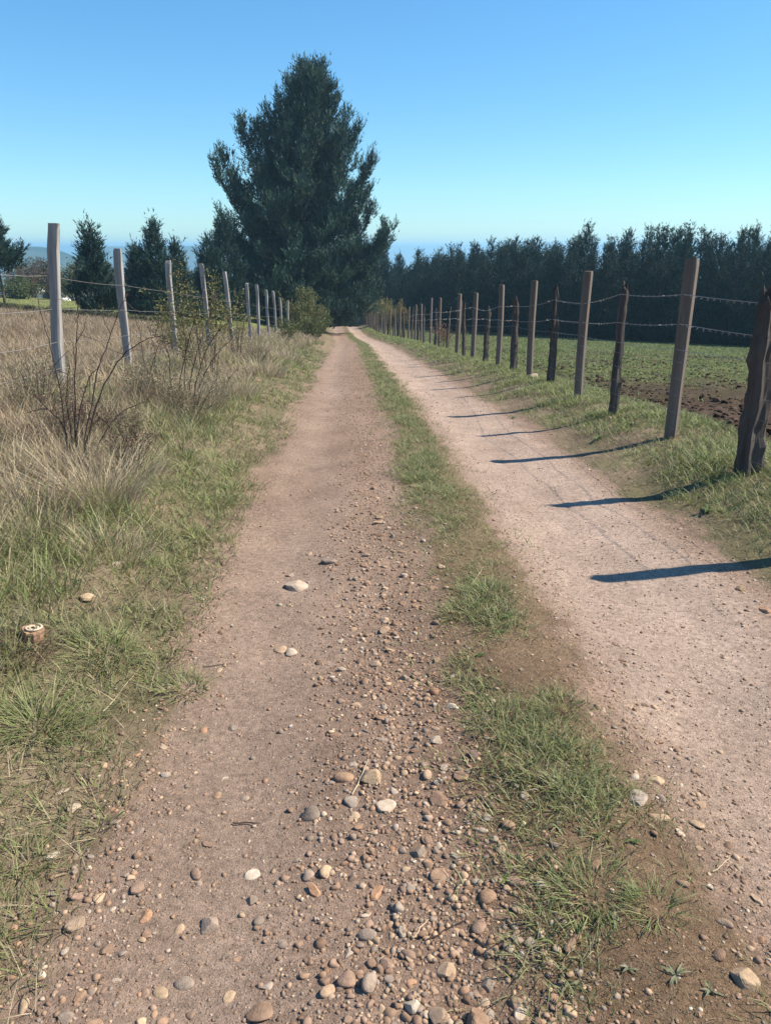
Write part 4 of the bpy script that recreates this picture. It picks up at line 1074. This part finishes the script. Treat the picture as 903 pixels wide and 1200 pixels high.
# --- middle strip
n = 15000; y_ = logy(n, .75, 75, .85); u = r.normal(.0, .17, n)
pat = fbm(u * 3.2, y_ * 1.5, 112, 4) + .20 * sstep(2.2, 5, y_) - .05; m = (pat > r.uniform(.42, .68, n)); x_ = u[m] + XC(y_[m]) + .04 * sstep(3, 9, y_[m])
grow('s', x_, y_[m], 5, .025, lambda x, y: .035 + .05 * sstep(.35, .7, fbm(x * 3, y * 1.6, 113)) + .02 * sstep(3, 8, y), wid_far(.0032), G_GREEN + G_DULL, 209, (.25, .8), (.2, .7))
n = 7000; y_ = logy(n, .75, 14); u = r.normal(.0, .22, n); x_ = u + XC(y_)
grow('s', x_, y_, 4, .03, .04, wid_far(.0018), G_DULL + G_DRY[1:2] + G_DARK + G_RUST, 210, (.6, .98), (0, .3), 2, .2)
flush('s', 'strip_grass', 'low patchy green grass on the strip between the ruts')
# --- fence verge
n = 19000; y_ = logy(n, 1.6, 90, .8); u = 1.5 + r.beta(1.9, 1.2, n) * 1.9
ed = (fbm(u * 1.5, y_ * 1.1, 114, 3) - .5) * .8
m = (u + ed > 1.72) & (fbm(u * 1.3, y_ * 1.1, 115, 4) + .30 * sstep(1.85, 2.4, u) > r.uniform(.33, .66, n)); x_ = u[m] + XC(y_[m])
grow('r', x_, y_[m], 5, .035, lambda x, y: .055 + .10 * fbm(x * 1.6, y * 1.6, 116)**1.5 * 1.6, wid_far(.0042), [(c[0] * 1.05, c[1] * 1.1, c[2]) for c in G_GREEN] + G_DULL[:2], 211, (.15, .65), (.2, .75), 2)
n = 6500; y_ = logy(n, 1.6, 40); u = 1.55 + r.beta(1.6, 1.2, n) * 1.6; x_ = u + XC(y_)
grow('r', x_, y_, 4, .05, .08, wid_far(.0026), G_DRY + G_DULL + G_DARK, 212, (.5, .97), (0, .3), 2, .3)
flush('r', 'fence_verge_grass', 'bright green grass under the square-post fence')
# --- crop field
n = 26000; y_ = r.uniform(6, 100, n); u = 3.4 + r.uniform(0, 1, n) * (4 + .62 * y_)
x_ = u + XC(y_); cover = sstep(8.5, 19, y_ + 14 * (fbm(x_ * .13, y_ * .25, 73, 4) - .5) - .1 * (x_ - 4))
m = (cover * (.5 + .5 * sstep(.3, .6, fbm(x_ * .9, y_ * .35, 74, 4))) + .10 * sstep(.55, .7, fbm(x_ * .4, y_ * .4, 117, 3)) > r.uniform(.05, .75, n)) & (x_ < edge(np.clip(y_, 44, 170)))
grow('c', x_[m], y_[m], 6, .07, .11, wid_far(.006), [(.15, .20, .06), (.19, .24, .075), (.22, .26, .095), (.14, .175, .055)], 213, (.1, .6), (.1, .5), 1)
flush('c', 'crop_seedlings', 'young green crop sprouting across the ploughed field')

# ------------------------------------------------------------------ single tussocks, weeds and mats
def local_tuft(seed, n, rad, h, w, pal, lean, droop, seg=3):
    r = np.random.default_rng(seed); a = r.uniform(0, 6.283, n); q = rad * np.sqrt(r.uniform(0, 1, n)); pal = np.array(pal)
    col = pal[r.integers(0, len(pal), n)] * r.uniform(.8, 1.2, (n, 1))
    return blades(q * np.cos(a), q * np.sin(a), np.full(n, -.01), h * r.uniform(.4, 1.1, n), w * r.uniform(.7, 1.3, n), a + r.normal(0, .5, n), lean[0] + (lean[1] - lean[0]) * (.3 * r.uniform(0, 1, n) + .7 * q / rad), r.uniform(*droop, n), col, r, seg)

def tuft(name, px_, py_, label, category, seed, n, rad, h, w, pal, lean=(.1, .8), droop=(.2, .8), group=None, seg=3):
    p = ground_at(px_, py_); V, Fc, c = local_tuft(seed, n, rad, h, w, pal, lean, droop, seg)
    V = V.copy(); V[:, 2] += Hd(V[:, 0] * .6 + p[0], V[:, 1] * .6 + p[1]) - float(Hd(p[0], p[1]))
    o = link(name, make_mesh(name, V, Fc, M_grass, c), label=label, category=category); o.location = on_ground(p[0], p[1])
    if group: o['group'] = group
    return o
TG = [(.15, .195, .06), (.19, .225, .075), (.23, .245, .10), (.12, .155, .05), (.30, .265, .14)]
for a in ((690, 1052, 'big spiky green grass tussock on the middle strip', 320, .10, .085, .0030), (765, 1066, 'smaller grass tussock touching the big spiky one', 150, .06, .075, .0028),
          (655, 830, 'spreading grass tussock on the strip beside the pale rut', 140, .08, .10, .003), (588, 842, 'dense low green grass patch on the strip', 260, .12, .06, .003),
          (610, 886, 'low grass patch below the spreading tussock', 220, .12, .05, .003), (490, 562, 'bright green leafy grass clump on the far strip', 260, .12, .10, .005),
          (573, 695, 'green tussock on the strip past the weed rosettes', 260, .11, .10, .004), (540, 720, 'low tussock at the gravel side of the strip', 220, .10, .08, .0038),
          (45, 850, 'wispy green and straw tussock on the bank verge', 260, .10, .20, .0034), (215, 805, 'green tussock at the crumbling bank-side edge', 220, .08, .10, .0036),
          (120, 770, 'dark green grass mat beside the wood stub', 380, .14, .12, .0038), (190, 665, 'fresh green clump on the bank verge edge', 300, .13, .11, .004),
          (250, 590, 'bright green clump at the bank-side track edge', 300, .15, .12, .0045), (20, 1010, 'sparse grass tuft at the bank-side edge of the track', 150, .07, .09, .003),
          (90, 880, 'thin grass tuft hanging over the stony rut edge', 140, .07, .10, .003)):
    tuft('grass_tussock', a[0], a[1], a[2], 'grass tussock', int(a[0] * 7 + a[1]), a[3], a[4], a[5], a[6], TG)
# dead straw clumps and mats on the bank
STR = G_DRY + [(.42, .35, .26)]
for a in ((115, 590, 'large bleached straw clump drooping below the bramble canes', STR, 900, .34, .62, .0042), (75, 560, 'grey straw clump beside the bramble canes', STR + G_DARK, 500, .26, .55, .004),
          (155, 560, 'straw clump mixed with green beside the bramble canes', STR + TG[:2], 500, .28, .5, .004), (225, 480, 'bleached grass clump under the rose shrub', STR + G_DARK, 800, .42, .7, .006),
          (275, 465, 'tall straw clump past the rose shrub', STR, 600, .40, .65, .006), (195, 470, 'olive and straw clump before the rose shrub', STR + G_DULL, 600, .42, .6, .006),
          (310, 440, 'straw tussock on the bank towards the far posts', STR, 500, .5, .65, .008), (335, 425, 'pale straw tussock near the yellow-green bush', STR, 500, .5, .6, .009),
          (30, 480, 'straw clump on the bank at the first silvered post', STR, 500, .35, .55, .0045), (130, 650, 'flattened straw lying over the bank verge', STR, 420, .26, .35, .0036)):
    tuft('dry_grass_clump', a[0], a[1], a[2], 'grass clump', int(a[0] * 5 + a[1]), int(a[4] * .7), a[5] * .8, a[6] * .78, a[7] * .85, a[3] + G_DARK[:1], (.08, .5), (.1, .8))
for a in ((118, 500, 'rusty dead herb mat among the bramble canes', 480, .26, .42, .0045), (12, 520, 'dark rusty dead herbs at the bank', 360, .24, .35, .0045), (15, 765, 'rust-brown dead needles heaped beside the wood stub', 420, .16, .10, .003), (165, 478, 'small reddish dead dock between brambles and rose shrub', 200, .14, .40, .005)):
    tuft('dead_herb', a[0], a[1], a[2], 'dead plant', int(a[0] * 3 + a[1]), a[3], a[4], a[5], a[6], G_RUST + G_DARK, (.1, .8), (.1, .5))

# rosette weeds
def rosette(seed, n_leaf, L_, W_, pal):
    r = np.random.default_rng(seed); Vs, Fs, Cs = [], [], []; off = 0; pal = np.array(pal)
    for k in range(n_leaf):
        a = k * 2.4 + r.normal(0, .6); l_ = L_ * r.uniform(.35, 1.15); ri = r.uniform(.1, .95); t = np.linspace(0, 1, 6)
        ho = l_ * t * math.sqrt(1 - min(.9, ri * .55)**2); vz = l_ * (ri * t - (ri * .8 + .1) * t**2 * .9) + .004
        ww = W_ * np.sin(np.pi * np.clip(t * .9 + .08, 0, 1))**.8 * (.35 + .65 * np.sin(np.pi * np.minimum(1, t * .75 + .15)))
        c, s_ = math.cos(a), math.sin(a); mid = np.stack([c * ho, s_ * ho, vz], -1); sd = np.array([-s_, c, 0])
        V = np.stack([mid - sd * ww[:, None] / 2 + [0, 0, .15 * W_], mid, mid + sd * ww[:, None] / 2 + [0, 0, .15 * W_]], 1).reshape(-1, 3)
        q = []
        for i in range(5):
            for j in (0, 1):
                b = i * 3 + j; q += [[b, b + 1, b + 4], [b, b + 4, b + 3]]
        Vs.append(V); Fs.append(np.array(q) + off); off += len(V); Cs.append(np.repeat(pal[r.integers(len(pal))][None] * r.uniform(.85, 1.2), len(V), 0))
    return np.concatenate(Vs), np.concatenate(Fs), np.concatenate(Cs)
WD = [(.17, .185, .095), (.20, .21, .12), (.14, .16, .075), (.25, .24, .15)]
W2 = [(.10, .15, .04), (.12, .17, .05), (.085, .125, .035)]
ros = []
for k, (nl_, l_, w_, pl_) in enumerate(((9, .075, .011, WD), (8, .06, .012, WD), (11, .085, .009, WD), (10, .07, .013, W2), (8, .05, .013, W2))):
    V, Fc, c = rosette(3000 + k, nl_, l_, w_, pl_); ros.append(make_mesh('weed', V, Fc, M_leaf, c, smooth=True))
for k, (px_, py_, v_, sc, lab) in enumerate(((665, 1160, 0, 1.1, 'grey-green rosette weed with long leaves below the big tussock'), (720, 1085, 1, 1.0, 'silvery weed tucked under the big spiky tussock'), (735, 1140, 1, .9, 'small weed with two upright leaves beside the long-leaved rosette'),
        (590, 1033, 3, .8, 'dark green weed beside the big spiky tussock'), (652, 972, 2, .9, 'grey strap-leaved weed at the top of the moss patch'), (678, 978, 2, .8, 'second strap-leaved weed touching the grey one'),
        (742, 990, 3, 1.0, 'dark weed beside the flat grey slab'), (697, 882, 0, .9, 'pale rosette at the pale rut edge'), (700, 905, 1, .8, 'pale rosette below another at the pale rut edge'), (690, 935, 2, .7, 'thin-leaved weed above the grey slab'),
        (560, 770, 3, 1.2, 'bright green weed on the strip'), (585, 745, 4, 1.3, 'broad-leaved green weed on the strip'), (596, 728, 3, 1.1, 'green weed at the pale-rut side of the strip'), (555, 800, 0, .9, 'pale weed on the strip gravel edge'),
        (448, 950, 4, .7, 'single small weed growing in the gravel'), (590, 1100, 0, .7, 'small weed in the brown moss'), (585, 1120, 2, .7, 'thin weed in the brown moss'), (790, 1150, 2, 1.1, 'sprawling dry-looking weed at the pale rut edge'), (830, 1165, 0, .9, 'weed flattened at the edge of the pale rut'),
        (95, 890, 4, .7, 'tiny green weed on the stony rut edge'), (205, 640, 3, 1.2, 'leafy weed on the bank verge edge'), (265, 575, 4, 1.6, 'broad bright weed at the bank-side track edge'), (75, 970, 2, .7, 'thin weed at the bank grass edge'),
        (600, 490, 4, 1.8, 'leafy weed on the bare fence verge'), (740, 500, 3, 2.6, 'big leafy weed at the foot of the second square post'), (700, 515, 3, 2.4, 'broad weed in a post shadow on the fence verge'), (690, 488, 4, 2.4, 'leafy weed at the verge beside the third square post'), (830, 600, 3, 1.8, 'weed on the slope below the thickest rough dark post'), (820, 540, 4, 2.0, 'pale leafy weed beside the thickest rough dark post'))):
    p = ground_at(px_, py_); o = link('weed', ros[v_], label=lab, category='weed'); o.location = on_ground(p[0], p[1], .002); o.scale = (sc * (.5 if p[1] < 3 else .95),) * 3; o.rotation_euler = (0, 0, k * 1.7)

# coiled wood stub lying in the verge
def stub():
    p = ground_at(40, 752); e = empty('wood_stub', tuple(on_ground(p[0], p[1], -.008)), label='small cut wood stub with pale ringed top in the bank verge grass', category='wood stub')
    e.rotation_euler = (.12, .10, .4); r = np.random.default_rng(8); th = np.arange(20) / 20 * 2 * np.pi
    rr = .042 * (1 + .10 * np.sin(3 * th + 1) + .05 * r.normal(0, 1, 20)); V = []
    for z, s_ in ((0, .92), (.02, 1.0), (.05, 1.04), (.06, .98)): V.append(np.column_stack([rr * s_ * np.cos(th), rr * s_ * .85 * np.sin(th), np.full(20, z) + r.normal(0, .002, 20)]))
    V = np.concatenate(V + [np.array([[0, 0, .057]])]); n = 20
    i = np.arange(3)[:, None] * n; j = np.arange(n)[None]; j2 = (j + 1) % n
    q = np.stack([i + j, i + j2, i + n + j2, i + n + j], -1).reshape(-1, 4); tri = np.concatenate([q[:, [0, 1, 2]], q[:, [0, 2, 3]], np.array([[60 + k, 60 + (k + 1) % 20, 80] for k in range(20)])])
    link('bark', make_mesh('bark', V, tri, mat_attr('peeled_bark', .9, base=(.36, .22, .14), noise_scale=30, noise_amt=.4, bump=.5, bump_scale=60)), e)
    a = np.linspace(0, 2 * np.pi * 2.2, 60); sp = .007 + .0021 * a
    V, Fc = tube(np.column_stack([sp * np.cos(a), sp * .85 * np.sin(a), .062 + .004 * np.sin(a * .7)]), .0045, 6); link('ringed_top', make_mesh('ringed_top', V, Fc, mat_attr('pale_wood', .8, base=(.50, .42, .31), noise_scale=40, noise_amt=.35), smooth=True), e)
stub()

# fallen stalks and twigs on the track
def stalk(name, a, b, rad, mat, label, seed):
    r = np.random.default_rng(seed); pa_, pb_ = ground_at(*a), ground_at(*b); n = 8; t = np.linspace(0, 1, n)[:, None]
    q = pa_ + (pb_ - pa_) * t; q[:, :2] += np.cumsum(r.normal(0, .003, (n, 2)), 0); q[:, 2] = Hd(q[:, 0], q[:, 1]) + rad + .004; o0 = q[0].copy()
    o = link(name, make_mesh(name, *tube(q - o0, np.linspace(rad, rad * .6, n), 5), mat), label=label, category='stalk' if 'stalk' in name else 'twig'); o.location = o0
M_straw = mat_attr('straw', .7, base=(.48, .38, .26), noise_scale=30, noise_amt=.2)
stalk('straw_stalk', (412, 934), (431, 896), .0022, M_straw, 'pale straw stalk lying upright between round and tan stones', 1)
stalk('straw_stalk', (483, 1101), (498, 1078), .002, M_straw, 'short forked straw stalk in the gravel by the moss', 2)
stalk('straw_stalk', (115, 838), (172, 780), .0018, M_straw, 'long pale straw stalk slanting over the stony rut edge', 3)
stalk('straw_stalk', (835, 1022), (862, 1008), .0016, M_straw, 'thin pale straw stalk on the pale rut', 4)
stalk('straw_stalk', (553, 685), (566, 665), .002, M_straw, 'pale straw stalk standing in the strip grass', 5)
stalk('twig', (272, 968), (306, 972), .003, M_cane, 'short dark twig lying on the stony rut', 6)
stalk('twig', (500, 1103), (548, 1078), .002, M_cane, 'thin dark twig lying on the moss', 7)
stalk('twig', (240, 782), (276, 779), .002, M_cane, 'thin dark twig across the smooth grey-brown rut', 8)

# ------------------------------------------------------------------ haze
def haze():
    V = np.array([[x, y, z] for z in (-156, 24) for x, y in ((-9100, -420), (9100, -420), (9100, 9100), (-9100, 9100))], float)
    Fq = np.array([[0, 3, 2, 1], [4, 5, 6, 7], [0, 1, 5, 4], [1, 2, 6, 5], [2, 3, 7, 6], [3, 0, 4, 7]])
    m, t, N = new_mat('haze'); o = N('ShaderNodeOutputMaterial'); v = N('ShaderNodeVolumePrincipled')
    v.inputs['Color'].default_value = (.44, .75, 1.0, 1); v.inputs['Density'].default_value = 4.5e-4; v.inputs['Anisotropy'].default_value = .25
    t.links.new(v.outputs[0], o.inputs['Volume'])
    link('haze', make_mesh('haze', V, Fq, m), kind='stuff', label='thin blue haze in the air over the valley')
haze()
